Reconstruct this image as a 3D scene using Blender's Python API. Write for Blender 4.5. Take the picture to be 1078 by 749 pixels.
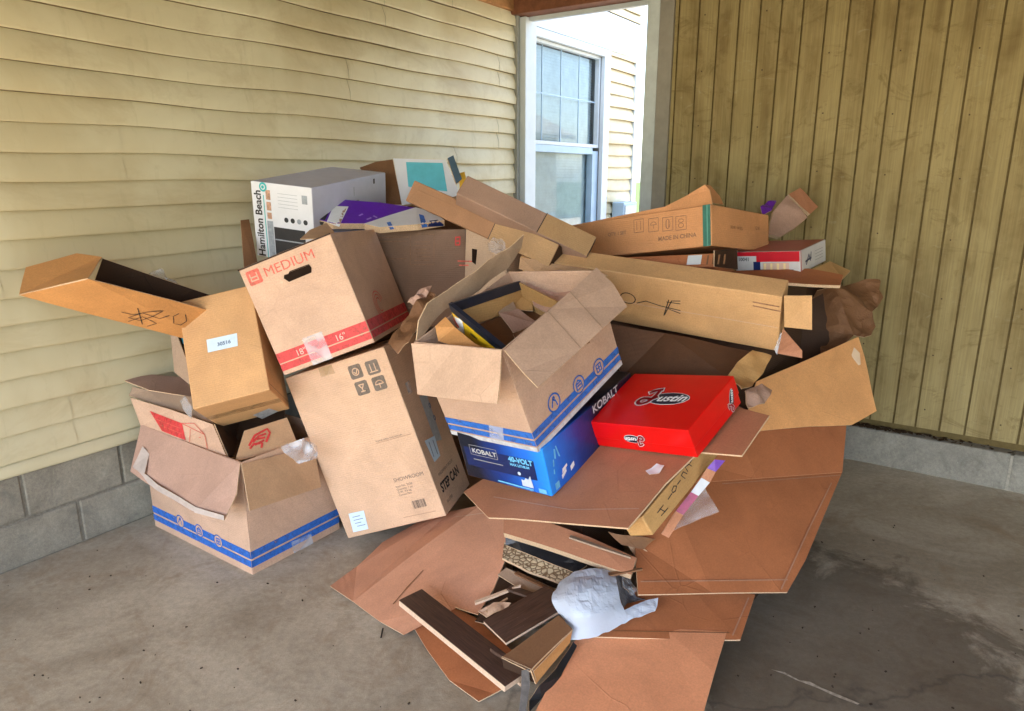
import bpy, bmesh, math, random
from mathutils import Vector, Matrix, noise
R = math.radians
for o in list(bpy.data.objects): bpy.data.objects.remove(o, do_unlink=True)
scn = bpy.context.scene
COL = scn.collection

# ------------------------------------------------------------------ camera
cam_d = bpy.data.cameras.new('camera'); cam = bpy.data.objects.new('camera', cam_d); COL.objects.link(cam)
PITCH = math.atan(187.5/740.0)
cam.location = (0, 0, 1.6); cam.rotation_euler = (R(90)-PITCH, 0, 0)
cam_d.sensor_fit = 'HORIZONTAL'; cam_d.sensor_width = 36.0; cam_d.lens = 36.0*740.0/1078.0
cam_d.clip_start = 0.05; cam_d.clip_end = 600
scn.camera = cam

# ------------------------------------------------------------------ light
SUN_EL, SUN_AZ = R(50), R(222)        # azimuth clockwise from +Y
w = bpy.data.worlds.new("World"); scn.world = w; w.use_nodes = True
nt = w.node_tree; bg = nt.nodes['Background']
sky = nt.nodes.new('ShaderNodeTexSky'); sky.sky_type = 'NISHITA'; sky.sun_disc = False
sky.sun_elevation = SUN_EL; sky.sun_rotation = SUN_AZ
sky.air_density = 1.0; sky.dust_density = 1.5
nt.links.new(sky.outputs[0], bg.inputs[0]); bg.inputs[1].default_value = 0.15
sd = bpy.data.lights.new('sun', 'SUN'); sd.energy = 5.0; sd.angle = R(0.5); sd.color = (1, 0.92, 0.80)
so = bpy.data.objects.new('sun', sd); COL.objects.link(so)
sdir = Vector((math.sin(SUN_AZ)*math.cos(SUN_EL), math.cos(SUN_AZ)*math.cos(SUN_EL), math.sin(SUN_EL)))
so.rotation_euler = sdir.to_track_quat('Z', 'Y').to_euler(); so.location = (0, -5, 12)
vs = scn.view_settings
scn.display_settings.display_device = 'sRGB'
vs.view_transform = 'Standard'; vs.look = 'None'; vs.exposure = 2.9; vs.gamma = 1.0; vs.use_curve_mapping = False
scn.render.engine = 'CYCLES'
scn.cycles.max_bounces = 10; scn.cycles.diffuse_bounces = 5; scn.cycles.transparent_max_bounces = 16

# ------------------------------------------------------------------ frames
YAW = R(34.1)
DV = Vector((math.sin(YAW), math.cos(YAW), 0)); NV = Vector((DV.y, -DV.x, 0)); ZV = Vector((0, 0, 1))
T0 = -3.225
def W(s, t, z): return DV*s + NV*(t+T0) + ZV*z       # s along the house wall, t away from it
MW = Matrix(((DV.x, NV.x, 0, NV.x*T0), (DV.y, NV.y, 0, NV.y*T0), (0, 0, 1, 0), (0, 0, 0, 1)))
# MW is left-handed (s, t, z) -> world, so meshes built through it are transformed point by point
EYE = Vector((0, 0, 1.6)); cp, sp = math.cos(PITCH), math.sin(PITCH)
RV = Vector((1, 0, 0)); UV = Vector((0, sp, cp)); FV = Vector((0, cp, -sp))
def ray(x, y): return FV + RV*((x-539)/740) - UV*((y-374.5)/740)
def at(x, y, d): return EYE + ray(x, y)*d
def atz(x, y, z):
    r = ray(x, y); return EYE + r*((z-1.6)/r.z)
def onp(x, y, p, n):
    r = ray(x, y); return EYE + r*((p-EYE).dot(n)/r.dot(n))

# ------------------------------------------------------------------ helpers
MATS = {}
def link(o, parent=None):
    COL.objects.link(o)
    if parent: o.parent = parent
    return o
def tag(o, label=None, cat=None, group=None, kind=None):
    if label: o['label'] = label
    if cat: o['category'] = cat
    if group: o['group'] = group
    if kind: o['kind'] = kind
    return o
def mk(name, verts, faces, mat, parent=None, mi=None, smooth=False, mats=None):
    m = bpy.data.meshes.new(name); m.from_pydata([tuple(v) for v in verts], [], faces); m.update()
    for x in (mats or [mat]): m.materials.append(x)
    if mi:
        for p, i in zip(m.polygons, mi): p.material_index = i
    if smooth:
        for p in m.polygons: p.use_smooth = True
    return link(bpy.data.objects.new(name, m), parent)
def bmo(name, bm, mat, parent=None, smooth=False, mats=None):
    bmesh.ops.recalc_face_normals(bm, faces=bm.faces)
    m = bpy.data.meshes.new(name); bm.to_mesh(m); bm.free()
    for x in (mats or [mat]): m.materials.append(x)
    if smooth:
        for p in m.polygons: p.use_smooth = True
    return link(bpy.data.objects.new(name, m), parent)
def thing(name, label, cat, M=None, group=None):
    o = bpy.data.objects.new(name, None); o.empty_display_size = 0.05
    if M is not None: o.matrix_world = M
    COL.objects.link(o); MATS[o.name] = M.copy() if M is not None else Matrix.Identity(4); return tag(o, label, cat, group)
def bx(bm, lo, hi, M=None, bev=0, seg=2, mi=0):
    vs_ = [Vector((x, y, z)) for x in (lo[0], hi[0]) for y in (lo[1], hi[1]) for z in (lo[2], hi[2])]
    v = [bm.verts.new(M @ p if M else p) for p in vs_]
    fs = [bm.faces.new([v[i] for i in f]) for f in ((0,1,3,2),(4,6,7,5),(0,4,5,1),(2,3,7,6),(0,2,6,4),(1,5,7,3))]
    for f in fs: f.material_index = mi
    if bev:
        es = list({e for f in fs for e in f.edges})
        r = bmesh.ops.bevel(bm, geom=es, offset=bev, segments=seg, profile=.5, affect='EDGES')
        for f in r['faces']: f.material_index = mi
def wbox(bm, s0, s1, t0, t1, z0, z1, bev=0):
    bx(bm, (s0, t0, z0), (s1, t1, z1), MW, bev)
def frame(o, ex, ey):
    ex = ex.normalized(); n = ex.cross(ey).normalized(); ey = n.cross(ex)
    return Matrix(((ex.x, ey.x, n.x, o.x), (ex.y, ey.y, n.y, o.y), (ex.z, ey.z, n.z, o.z), (0, 0, 0, 1)))

# ------------------------------------------------------------------ materials
def nodes(name):
    m = bpy.data.materials.new(name); m.use_nodes = True; t = m.node_tree
    return m, t, t.nodes['Principled BSDF']
def N(t, typ, **k):
    n = t.nodes.new(typ)
    for a, b in k.items():
        if a in n.inputs.keys() if hasattr(n.inputs, 'keys') else False: n.inputs[a].default_value = b
        else: setattr(n, a, b)
    return n
def noise_n(t, vec, scale, detail=4, rough=.6, dist=0):
    n = t.nodes.new('ShaderNodeTexNoise'); n.inputs['Scale'].default_value = scale
    n.inputs['Detail'].default_value = detail; n.inputs['Roughness'].default_value = rough; n.inputs['Distortion'].default_value = dist
    if vec is not None: t.links.new(vec, n.inputs['Vector'])
    return n.outputs['Fac']
def ramp(t, fac, stops):
    r = t.nodes.new('ShaderNodeValToRGB'); e = r.color_ramp.elements
    while len(e) < len(stops): e.new(0.5)
    for i, (p, c) in enumerate(stops):
        e[i].position = p; e[i].color = (c, c, c, 1) if isinstance(c, (int, float)) else (*c, 1)
    t.links.new(fac, r.inputs[0]); return r.outputs[0]
def mix(t, fac, a, b, mode='MIX'):
    m = t.nodes.new('ShaderNodeMix'); m.data_type = 'RGBA'; m.blend_type = mode
    for sock, v in ((m.inputs[0], fac), (m.inputs[6], a), (m.inputs[7], b)):
        if hasattr(v, 'links'): t.links.new(v, sock)
        elif isinstance(v, (int, float)): sock.default_value = v
        else: sock.default_value = (*v, 1)
    return m.outputs[2]
def coords(t, kind='Object', scale=(1, 1, 1), rot=(0, 0, 0)):
    c = t.nodes.new('ShaderNodeTexCoord'); mp = t.nodes.new('ShaderNodeMapping')
    mp.inputs['Scale'].default_value = scale; mp.inputs['Rotation'].default_value = rot
    t.links.new(c.outputs[kind], mp.inputs[0]); return mp.outputs[0]
def bump(t, b, h, strength, dist, prev=None):
    n = t.nodes.new('ShaderNodeBump'); n.inputs['Strength'].default_value = strength; n.inputs['Distance'].default_value = dist
    t.links.new(h, n.inputs['Height'])
    if prev: t.links.new(prev, n.inputs['Normal'])
    t.links.new(n.outputs[0], b.inputs['Normal']); return n.outputs[0]
def worldcoord(t, scale=(1, 1, 1)):
    g = t.nodes.new('ShaderNodeNewGeometry'); mp = t.nodes.new('ShaderNodeMapping'); mp.inputs['Scale'].default_value = scale
    t.links.new(g.outputs['Position'], mp.inputs[0]); return mp.outputs[0]

def kraft(name, c, wear=.5, flute='z', sheen=.72, scale=1.0):
    m, t, b = nodes(name)
    v = coords(t); wv = worldcoord(t)
    big = ramp(t, noise_n(t, wv, 5*scale, 4, .6, .4), [(.3, 0), (.72, 1)])
    fine = noise_n(t, v, 160, 3, .7)
    d = tuple(x*.84 for x in c); l = tuple(min(1, x*1.10) for x in c)
    col = mix(t, big, d, l)
    fib = ramp(t, fine, [(.3, .86), (.7, 1.08)])
    col = mix(t, 1.0, col, fib, 'MULTIPLY')
    # scuffs and dark smudges
    sc = ramp(t, noise_n(t, wv, 17, 6, .75, 1.2), [(.60, 0), (.74, wear*.55)])
    col = mix(t, sc, col, tuple(x*.42 for x in c))
    sl = ramp(t, noise_n(t, coords(t, 'Object', (3, 40, 3), (.3, .2, .5)), 3, 4, .7), [(.66, 0), (.74, wear*.5)])
    col = mix(t, sl, col, tuple(min(1, x*1.5+.05) for x in c))
    vo = t.nodes.new('ShaderNodeTexVoronoi'); vo.feature = 'DISTANCE_TO_EDGE'; vo.inputs['Scale'].default_value = 4.2; t.links.new(wv, vo.inputs['Vector'])
    cm = ramp(t, noise_n(t, wv, 3.1, 3, .6), [(.50, 0), (.60, 1)])
    ln = mix(t, 1.0, ramp(t, vo.outputs['Distance'], [(0, 1), (.016, 0)]), cm, 'MULTIPLY')
    lf = t.nodes.new('ShaderNodeRGBToBW'); t.links.new(ln, lf.inputs[0])
    half = t.nodes.new('ShaderNodeMath'); half.operation = 'MULTIPLY'; half.inputs[1].default_value = .20*wear*2; t.links.new(lf.outputs[0], half.inputs[0])
    col = mix(t, half.outputs[0], col, tuple(x*.62 for x in c))
    t.links.new(col, b.inputs['Base Color'])
    b.inputs['Roughness'].default_value = sheen; b.inputs['Specular IOR Level'].default_value = .35
    wav = t.nodes.new('ShaderNodeTexWave'); wav.wave_type = 'BANDS'; wav.bands_direction = {'x': 'X', 'y': 'Y', 'z': 'Z'}[flute]
    wav.inputs['Scale'].default_value = 34; wav.inputs['Distortion'].default_value = .6; t.links.new(v, wav.inputs['Vector'])
    p = bump(t, b, wav.outputs['Fac'], .35, .0013)
    p = bump(t, b, noise_n(t, wv, 4, 2, .4), .45, .012, p)
    p = bump(t, b, lf.outputs[0], .35, .002, p)
    bump(t, b, noise_n(t, wv, 22, 3, .5), .10, .003, p)
    return m
def plain(name, c, rough=.6, spec=.4, var=.12, scale=12, bmp=.0, metal=0):
    m, t, b = nodes(name); wv = worldcoord(t)
    f = ramp(t, noise_n(t, wv, scale, 5, .65), [(.3, 1-var), (.7, 1+var*.6)])
    col = mix(t, 1.0, c, f, 'MULTIPLY'); t.links.new(col, b.inputs['Base Color'])
    b.inputs['Roughness'].default_value = rough; b.inputs['Specular IOR Level'].default_value = spec; b.inputs['Metallic'].default_value = metal
    if bmp: bump(t, b, noise_n(t, wv, scale*2, 4, .6), .5, bmp)
    return m

K = {}
def KR(key, c=None, **kw):
    if key not in K: K[key] = kraft('kraft_'+key, c, **kw)
    return K[key]
KR('pink', (.60, .385, .265)); KR('tan', (.52, .315, .175)); KR('orange', (.58, .27, .09), wear=.4)
KR('gold', (.48, .27, .10)); KR('rust', (.42, .145, .055), wear=.7); KR('brick', (.44, .19, .10), wear=.7)
KR('brown', (.19, .088, .038)); KR('dark', (.05, .024, .012)); KR('mauve', (.48, .295, .22)); KR('buff', (.51, .33, .23))  # the near-black kraft puts the shade of interiors and gaps into colour
KR('grey', (.36, .245, .165)); KR('flap', (.60, .40, .28))
EDGE = plain('kraft_cut_edge', (.62, .43, .27), .85, .2, .35, 260)
def ink(name, c, rough=.55, spec=.3, var=.2, scale=60, *a):
    m = plain(name, c, rough, spec, var, scale); t = m.node_tree; b = t.nodes['Principled BSDF']; wv = worldcoord(t)
    f = ramp(t, noise_n(t, wv, 34, 6, .8, .4), [(.50, 1), (.72, .30)]); t.links.new(f, b.inputs['Alpha']); return m
BLUEP = ink('blue_print', (.025, .14, .52), .55, .4, .25, 60)
REDP = ink('red_print', (.62, .045, .045), .55, .4, .25, 60)
REDSOFT = ink('faded_red_print', (.68, .13, .09), .6, .3, .3, 90)
BLK = ink('black_print', (.035, .03, .028), .55, .35, .3, 80)
GREYP = ink('grey_print', (.17, .13, .10), .6, .3, .25, 80)
FAINT = ink('faint_brown_print', (.30, .16, .09), .65, .3, .3, 80)
WHT = plain('white_print', (.80, .80, .80), .5, .4, .06, 30)
LBL = plain('label_paper', (.62, .74, .84), .45, .5, .08, 40)
LBLI = plain('label_ink', (.16, .22, .32), .5, .3, .2, 60)

# ------------------------------------------------------------------ structure materials
def siding_mat():
    m, t, b = nodes('pale_yellow_siding'); wv = worldcoord(t)
    base = mix(t, ramp(t, noise_n(t, wv, 1.1, 4, .6, .6), [(.35, 0), (.7, 1)]), (.54, .455, .275), (.68, .62, .425))
    st = ramp(t, noise_n(t, worldcoord(t, (1, 1, 1.6)), 1.9, 6, .7, .8), [(.50, 0), (.78, .55)])
    base = mix(t, st, base, (.36, .26, .13))
    dr = ramp(t, noise_n(t, worldcoord(t, (9, 9, .7)), 2.2, 5, .65), [(.56, 0), (.75, .35)])
    base = mix(t, dr, base, (.36, .30, .17))
    sp = ramp(t, noise_n(t, wv, 60, 4, .8), [(.68, 0), (.76, .35)])
    base = mix(t, sp, base, (.25, .2, .12))
    t.links.new(base, b.inputs['Base Color']); b.inputs['Roughness'].default_value = .55; b.inputs['Specular IOR Level'].default_value = .35
    p = bump(t, b, noise_n(t, worldcoord(t, (2, 2, 40)), 6, 4, .6), .15, .002)
    bump(t, b, noise_n(t, worldcoord(t, (1, 1, .6)), 4.5, 3, .5), .5, .012, p); return m
SID = siding_mat()
LAPE = plain('grimy_lap_edge', (.17, .125, .065), .8, .2, .4, 20)  # dark lap undersides: the shadow lines of the laps put into colour
def ply_mat():
    m, t, b = nodes('stained_plywood'); wv = worldcoord(t, (1, 1, 1))
    # vertical cathedral grain
    gv = worldcoord(t, (1.0, 1.0, .16))
    w1 = t.nodes.new('ShaderNodeTexWave'); w1.wave_type = 'RINGS'; w1.inputs['Scale'].default_value = 3.2; w1.inputs['Distortion'].default_value = 9
    w1.inputs['Detail'].default_value = 4; w1.inputs['Detail Scale'].default_value = 1.6; t.links.new(gv, w1.inputs['Vector'])
    col = mix(t, w1.outputs['Fac'], (.195, .138, .055), (.275, .21, .09))
    bl = ramp(t, noise_n(t, worldcoord(t, (1, 1, .55)), 2.6, 5, .65, .8), [(.38, 0), (.68, 1)])
    col = mix(t, bl, col, (.335, .262, .12))
    gr = ramp(t, noise_n(t, worldcoord(t, (60, 60, 1.4)), 2, 3, .6), [(.3, .84), (.7, 1.1)])
    col = mix(t, 1, col, gr, 'MULTIPLY')
    dk = ramp(t, noise_n(t, worldcoord(t, (1.6, 1.6, 2.6)), 2.6, 6, .75, 1.5), [(.54, 0), (.70, .65)])
    col = mix(t, dk, col, (.13, .085, .03))
    pw = ramp(t, noise_n(t, worldcoord(t, (2, 2, 3)), 3.3, 6, .75, 2), [(.60, 0), (.74, .35)])
    col = mix(t, pw, col, (.40, .38, .26))
    t.links.new(col, b.inputs['Base Color']); b.inputs['Roughness'].default_value = .8; b.inputs['Specular IOR Level'].default_value = .2
    bump(t, b, gr, .3, .002); return m
PLY = ply_mat()
def conc_mat(name, a, c, stain, crack=True, sc=1.0, st=(.5, .7)):
    m, t, b = nodes(name); wv = worldcoord(t)
    col = mix(t, ramp(t, noise_n(t, wv, 1.3*sc, 6, .65, .7), [(.36, 0), (.66, 1)]), a, c)
    f = ramp(t, noise_n(t, wv, 38*sc, 5, .75), [(.3, .80), (.7, 1.14)]); col = mix(t, 1, col, f, 'MULTIPLY')
    g = ramp(t, noise_n(t, wv, 240, 3, .8), [(.3, .82), (.7, 1.12)]); col = mix(t, 1, col, g, 'MULTIPLY')
    s1 = ramp(t, noise_n(t, wv, 2.4*sc, 7, .75, 1.6), [(st[0], 0), (st[1], .62)]); col = mix(t, s1, col, stain)
    s2 = ramp(t, noise_n(t, wv, 14*sc, 6, .8, .9), [(.62, 0), (.74, .35)]); col = mix(t, s2, col, tuple(x*.42 for x in stain))
    s3 = ramp(t, noise_n(t, worldcoord(t, (1, 2.2, 1)), 7*sc, 6, .75, 1.5), [(.64, 0), (.72, .45)]); col = mix(t, s3, col, (.42, .40, .35))
    if crack:   # the heap's shadow, with some staining, painted into the slab as an irregular patch
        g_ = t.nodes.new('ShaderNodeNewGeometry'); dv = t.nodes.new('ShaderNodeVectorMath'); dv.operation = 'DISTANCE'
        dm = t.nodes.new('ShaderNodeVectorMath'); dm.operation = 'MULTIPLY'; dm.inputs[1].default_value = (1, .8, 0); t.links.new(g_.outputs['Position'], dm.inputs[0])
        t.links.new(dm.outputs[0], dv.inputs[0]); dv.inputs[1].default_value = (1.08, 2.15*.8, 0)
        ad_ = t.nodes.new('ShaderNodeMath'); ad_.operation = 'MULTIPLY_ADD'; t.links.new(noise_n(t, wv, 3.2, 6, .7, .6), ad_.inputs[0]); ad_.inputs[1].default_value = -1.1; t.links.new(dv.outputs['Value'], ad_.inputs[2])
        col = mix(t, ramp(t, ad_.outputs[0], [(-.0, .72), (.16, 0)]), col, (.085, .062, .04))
        v = t.nodes.new('ShaderNodeTexVoronoi'); v.feature = 'DISTANCE_TO_EDGE'; v.inputs['Scale'].default_value = .30
        ad = t.nodes.new('ShaderNodeVectorMath'); ad.operation = 'ADD'; nn = t.nodes.new('ShaderNodeTexNoise'); nn.inputs['Scale'].default_value = 3; nn.inputs['Detail'].default_value = 6
        t.links.new(wv, nn.inputs['Vector']); sc_ = t.nodes.new('ShaderNodeVectorMath'); sc_.operation = 'SCALE'; sc_.inputs[3].default_value = .5
        t.links.new(nn.outputs['Color'], sc_.inputs[0]); t.links.new(wv, ad.inputs[0]); t.links.new(sc_.outputs[0], ad.inputs[1]); t.links.new(ad.outputs[0], v.inputs['Vector'])
        cr = ramp(t, v.outputs['Distance'], [(.0, .45), (.004, 0)]); col = mix(t, cr, col, (.06, .05, .04))
    t.links.new(col, b.inputs['Base Color']); b.inputs['Roughness'].default_value = .82; b.inputs['Specular IOR Level'].default_value = .3
    p = bump(t, b, noise_n(t, wv, 30*sc, 6, .75), .35, .004)
    bump(t, b, noise_n(t, wv, 220, 3, .7), .35, .001, p); return m
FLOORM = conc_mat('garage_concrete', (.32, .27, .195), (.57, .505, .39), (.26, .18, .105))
BLOCKM = conc_mat('concrete_block_face', (.215, .19, .15), (.36, .32, .25), (.13, .125, .11), False, 2.0, (.55, .75))
CURBM = conc_mat('concrete_curb_face', (.22, .20, .165), (.32, .295, .24), (.12, .11, .09), False, 1.6, (.5, .68))
MORT = plain('mortar', (.23, .205, .165), .95, .1, .3, 60, .004)
TRIM = plain('white_painted_trim', (.56, .60, .61), .5, .4, .05, 8)
TRIMG = plain('weathered_post_paint', (.50, .54, .53), .6, .35, .12, 10)
RED_WOOD = plain('red_brown_painted_wood', (.20, .075, .035), .65, .3, .3, 20)
CEILM = plain('dark_ceiling_boards', (.13, .085, .05), .8, .2, .3, 10)
ORANGE_WOOD = plain('raw_ceiling_wood', (.42, .20, .075), .75, .25, .35, 14)
GRASS = plain('lawn', (.06, .10, .03), .95, .1, .5, 3)
DRIVE = plain('driveway_concrete', (.52, .455, .36), .9, .2, .15, 2)
ROOFM = plain('roof_metal', (.35, .33, .30), .6, .3, .1, 4)

# ------------------------------------------------------------------ ground, floor, driveway
tag(mk('ground', [(-250, -250, -.13), (250, -250, -.13), (250, 250, -.13), (-250, 250, -.13)], [(0, 1, 2, 3)], GRASS), kind='structure')
def wpoly(name, st, z, mat, **k):
    return tag(mk(name, [W(s, t, z) for s, t in st], [tuple(range(len(st)))], mat), kind='structure')
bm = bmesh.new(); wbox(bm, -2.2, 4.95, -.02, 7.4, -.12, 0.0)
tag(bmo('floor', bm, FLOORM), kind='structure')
wpoly('driveway', [(-16, -1), (-2.2, -1), (-2.2, 9), (-16, 9)], -.10, DRIVE)
wpoly('side_path', [(-2.2, 7.4), (4.95, 7.4), (4.95, 12), (-2.2, 12)], -.10, DRIVE)
wpoly('yard_path', [(4.95, -3.0), (30, -3.0), (30, 11.9), (4.95, 11.9)], -.10, DRIVE)

# ------------------------------------------------------------------ house wall (left)
def siding(name, s0, s1, z0, z1, parent, seed=0, base=0.0, first=0.466, mat=None):
    rnd = random.Random(seed); V = []; F = []
    zs = [z0]; z = first
    while z <= z0+.01: z += .112
    while z < z1-.01: zs.append(z); z += .112
    zs.append(z1)
    for k in range(len(zs)-1):
        pk = (k+1)//2
        r2 = random.Random(seed*77+pk)
        seams = []; q = s0+r2.uniform(.4, 2.6)
        while q < s1-.2: seams.append(q); q += r2.uniform(2.2, 3.6)
        cols = sorted(set([round(s0+(s1-s0)*i/max(2, int((s1-s0)/.09)), 3) for i in range(int(max(2, (s1-s0)/.09))+1)]))
        segs = []; cur = [s0]
        for c in cols[1:]:
            for sm in list(seams):
                if cur[-1] < sm <= c: segs.append(cur+[sm]); cur = [sm]; seams.remove(sm)
            if c > cur[-1]: cur.append(c)
        segs.append(cur)
        for si, sg in enumerate(segs):
            off = .0022*(si % 2)
            i0 = len(V)
            for s in sg:
                wz0 = .004*math.sin(s*4.1+k*.5+seed)+.009*noise.noise((s*1.7, k*.35, seed)) if zs[k] > z0 else 0
                wz1 = .004*math.sin(s*4.1+(k+1)*.5+seed)+.009*noise.noise((s*1.7, (k+1)*.35, seed)) if zs[k+1] < z1 else 0
                wt = .016*noise.noise((s*1.1, k*.6, seed+3))+.006
                V += [W(s, base+.001+off, zs[k]+wz0), W(s, base+.023+off+wt, zs[k]+wz0), W(s, base+.0225+off+wt, zs[k]+wz0+.008), W(s, base+.0225+off+wt*1.3, zs[k]+wz0+.045), W(s, base+.004+off+wt*.35, zs[k+1]+wz1+.001)]
            for j in range(len(sg)-1):
                a = i0+5*j; b_ = a+5
                for r in range(4): F.append((a+r, b_+r, b_+r+1, a+r+1))
    o = mk(name, V, F, None, parent, [1 if i % 4 == 0 else 0 for i in range(len(F))], mats=[mat or SID, LAPE])
    for i, p in enumerate(o.data.polygons): p.use_smooth = i % 4 >= 1
    return o
hw = thing('house_wall', 'yellowish lap siding wall on a grey block base behind the heap', 'wall', Matrix.Identity(4))
siding('siding', -3.2, 4.79, .41, 2.95, hw, 1)
bm = bmesh.new(); wbox(bm, -3.2, 4.95, -.25, -.001, -.12, 4.3); wbox(bm, 4.95, 7.0, -.25, -.15, -.12, 4.3)
wbox(bm, 4.95, 4.96, -.15, -.001, .41, 4.3); wbox(bm, 6.24, 7.0, -.15, -.001, .41, 4.3)
wbox(bm, 4.96, 6.24, -.15, -.001, 2.69, 4.3); wbox(bm, 4.95, 7.0, -.15, -.001, -.12, 1.02)
bmo('wall_core', bm, plain('sheathing', (.2, .19, .17), .9), hw)
# block foundation, two courses
bm = bmesh.new(); rnd = random.Random(5)
for row in range(2):
    z0 = .005+row*.204; s = 1.30-.405*12+(.205 if row else 0) + (0.0 if not row else .0)
    while s < 7.0:
        a, b_ = s+.006, min(7.0, s+.405)-.006
        if b_-a > .05:
            d = rnd.uniform(0, .004)
            bx(bm, (a, -.05, z0), (b_, .007+d, z0+.193), MW, .007, 3)
        s += .405
fo = bmo('block_foundation', bm, BLOCKM, hw)
bm = bmesh.new(); wbox(bm, -3.2, 6.995, -.045, .002, 0, .4095); bmo('mortar_bed', bm, MORT, hw)
bm = bmesh.new(); wbox(bm, 4.0, 4.79, .002, .045, 2.80, 2.95, .004); bmo('ledger_board', bm, ORANGE_WOOD, hw)
bm = bmesh.new(); wbox(bm, -3.2, 3.99, .002, .03, 2.86, 2.95, .004); bmo('ledger_board', bm, RED_WOOD, hw)
# beyond the carport
siding('siding', 4.96, 7.0, .41, .93, hw, 4); siding('siding', 6.36, 6.93, .93, 2.745, hw, 6)
siding('siding', 4.96, 7.0, 3.07, 4.3, hw, 8, .012)
bm = bmesh.new(); wbox(bm, 4.96, 7.02, .0, .035, 2.75, 3.065, .003); bmo('frieze_board', bm, TRIM, hw)
bm = bmesh.new(); wbox(bm, 6.93, 7.03, -.1, .04, -.05, 2.745, .003); bmo('corner_board', bm, TRIM, hw)
# window
wd = thing('house_window', 'white framed double hung window seen through the gap between the walls', 'window', Matrix.Identity(4))
bm = bmesh.new()
for a in ((4.957, 4.97, .93, 2.745), (6.24, 6.36, .93, 2.745), (4.97, 6.24, 2.68, 2.745), (4.97, 6.24, .93, 1.02)): wbox(bm, a[0], a[1], 0, .04, a[2], a[3], .003)
bmo('window_trim', bm, TRIM, wd)
SASH = plain('grey_blue_sash', (.38, .50, .60), .5, .4, .08, 10)
bm = bmesh.new()
for a in ((4.97, 4.99, 1.87, 2.68), (6.21, 6.24, 1.87, 2.68), (4.99, 6.21, 2.655, 2.68), (4.99, 6.21, 1.87, 1.90)): wbox(bm, a[0], a[1], -.05, -.005, a[2], a[3], .002)
up = bmo('upper_sash', bm, TRIM, wd)
bm = bmesh.new()
for s in (5.27, 5.58, 5.90): wbox(bm, s-.0045, s+.0045, -.048, -.040, 1.90, 2.655)
wbox(bm, 4.99, 6.21, -.0475, -.0405, 2.275, 2.285); bmo('muntins', bm, SASH, up)
bm = bmesh.new()
for a in ((4.97, 5.01, 1.02, 1.84), (6.13, 6.24, 1.02, 1.84), (5.01, 6.13, 1.81, 1.868), (5.01, 6.13, 1.02, 1.08)): wbox(bm, a[0], a[1], -.075, -.008, a[2], a[3], .002)
lo = bmo('lower_sash', bm, SASH, wd)
def glass_mat():
    m, t, b = nodes('window_glass'); b.inputs['Base Color'].default_value = (.6, .72, .76, 1); b.inputs['Roughness'].default_value = .04
    tr = t.nodes.new('ShaderNodeBsdfTransparent'); tr.inputs[0].default_value = (.8, .9, .92, 1)
    gl = t.nodes.new('ShaderNodeBsdfGlossy'); gl.inputs['Roughness'].default_value = .03
    mx = t.nodes.new('ShaderNodeMixShader'); fr = t.nodes.new('ShaderNodeFresnel'); fr.inputs[0].default_value = 1.5
    t.links.new(fr.outputs[0], mx.inputs[0]); t.links.new(tr.outputs[0], mx.inputs[1]); t.links.new(gl.outputs[0], mx.inputs[2])
    t.links.new(mx.outputs[0], t.nodes['Material Output'].inputs[0]); return m
GLASS = glass_mat()
mk('pane', [W(6.21, -.045, 1.90), W(6.21, -.045, 2.655), W(4.99, -.045, 2.655), W(4.99, -.045, 1.90)], [(0, 1, 2, 3)], GLASS, up)
mk('pane', [W(6.13, -.065, 1.08), W(6.13, -.065, 1.81), W(5.01, -.065, 1.81), W(5.01, -.065, 1.08)], [(0, 1, 2, 3)], GLASS, lo)
bm = bmesh.new()
z = 1.06
while z < 2.66:
    bx(bm, (-.62, -.0135, -.0008), (.62, .0135, .0008), MW @ Matrix.Translation((5.60, -.092, z)) @ Matrix.Rotation(R(-70), 4, 'X')); z += .024
for s in (5.4, 5.87): wbox(bm, s-.002, s+.002, -.104, -.101, 1.05, 2.66)
bmo('blinds', bm, plain('blind_slats', (.78, .80, .80), .5), wd)
ub = thing('meter_box', 'small grey utility box on the siding right of the far window', 'utility box', Matrix.Identity(4))
bm = bmesh.new(); wbox(bm, 6.50, 6.80, .03, .16, 1.05, 1.36, .008); bmo('body', bm, SASH, ub)
bm = bmesh.new(); wbox(bm, 6.52, 6.78, .162, .170, 1.08, 1.33, .003); bmo('cover', bm, TRIMG, ub)

# ------------------------------------------------------------------ plywood wall (right)
pw = thing('plywood_wall', 'brown grooved plywood panel wall standing on a low block curb at the right', 'wall', Matrix.Identity(4))
G = [1.49, 1.615, 1.73, 1.85, 1.97, 2.085, 2.20, 2.32, 2.435, 2.55, 2.665, 2.78, 2.90, 3.01, 3.125]
while G[-1] < 7.3: G.append(G[-1]+.118)
edges = [1.39]; V = []; F = []
prof = []
g = .0048
prof.append((1.39, 0))
for x in G[:-1]: prof += [(x-g, 0), (x-g+.0015, .009), (x+g-.0015, .009), (x+g, 0)]
prof.append((7.3, 0))
for t_, d in prof: V += [W(4.346+d, t_, .245), W(4.346+d, t_, 2.95)]
for i in range(len(prof)-1): F.append((2*i, 2*i+2, 2*i+3, 2*i+1))
GROOVE = plain('groove_shadow_stain', (.14, .10, .04), .9, .1, .3, 20)  # darker brown on the groove faces and the wall core
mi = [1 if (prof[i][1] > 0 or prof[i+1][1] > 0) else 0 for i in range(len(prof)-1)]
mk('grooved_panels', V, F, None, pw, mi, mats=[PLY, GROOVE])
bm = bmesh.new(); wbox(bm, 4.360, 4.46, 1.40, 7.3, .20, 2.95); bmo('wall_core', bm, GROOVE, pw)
bm = bmesh.new(); t_ = 3.06-.405*5; rnd = random.Random(8)
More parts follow.
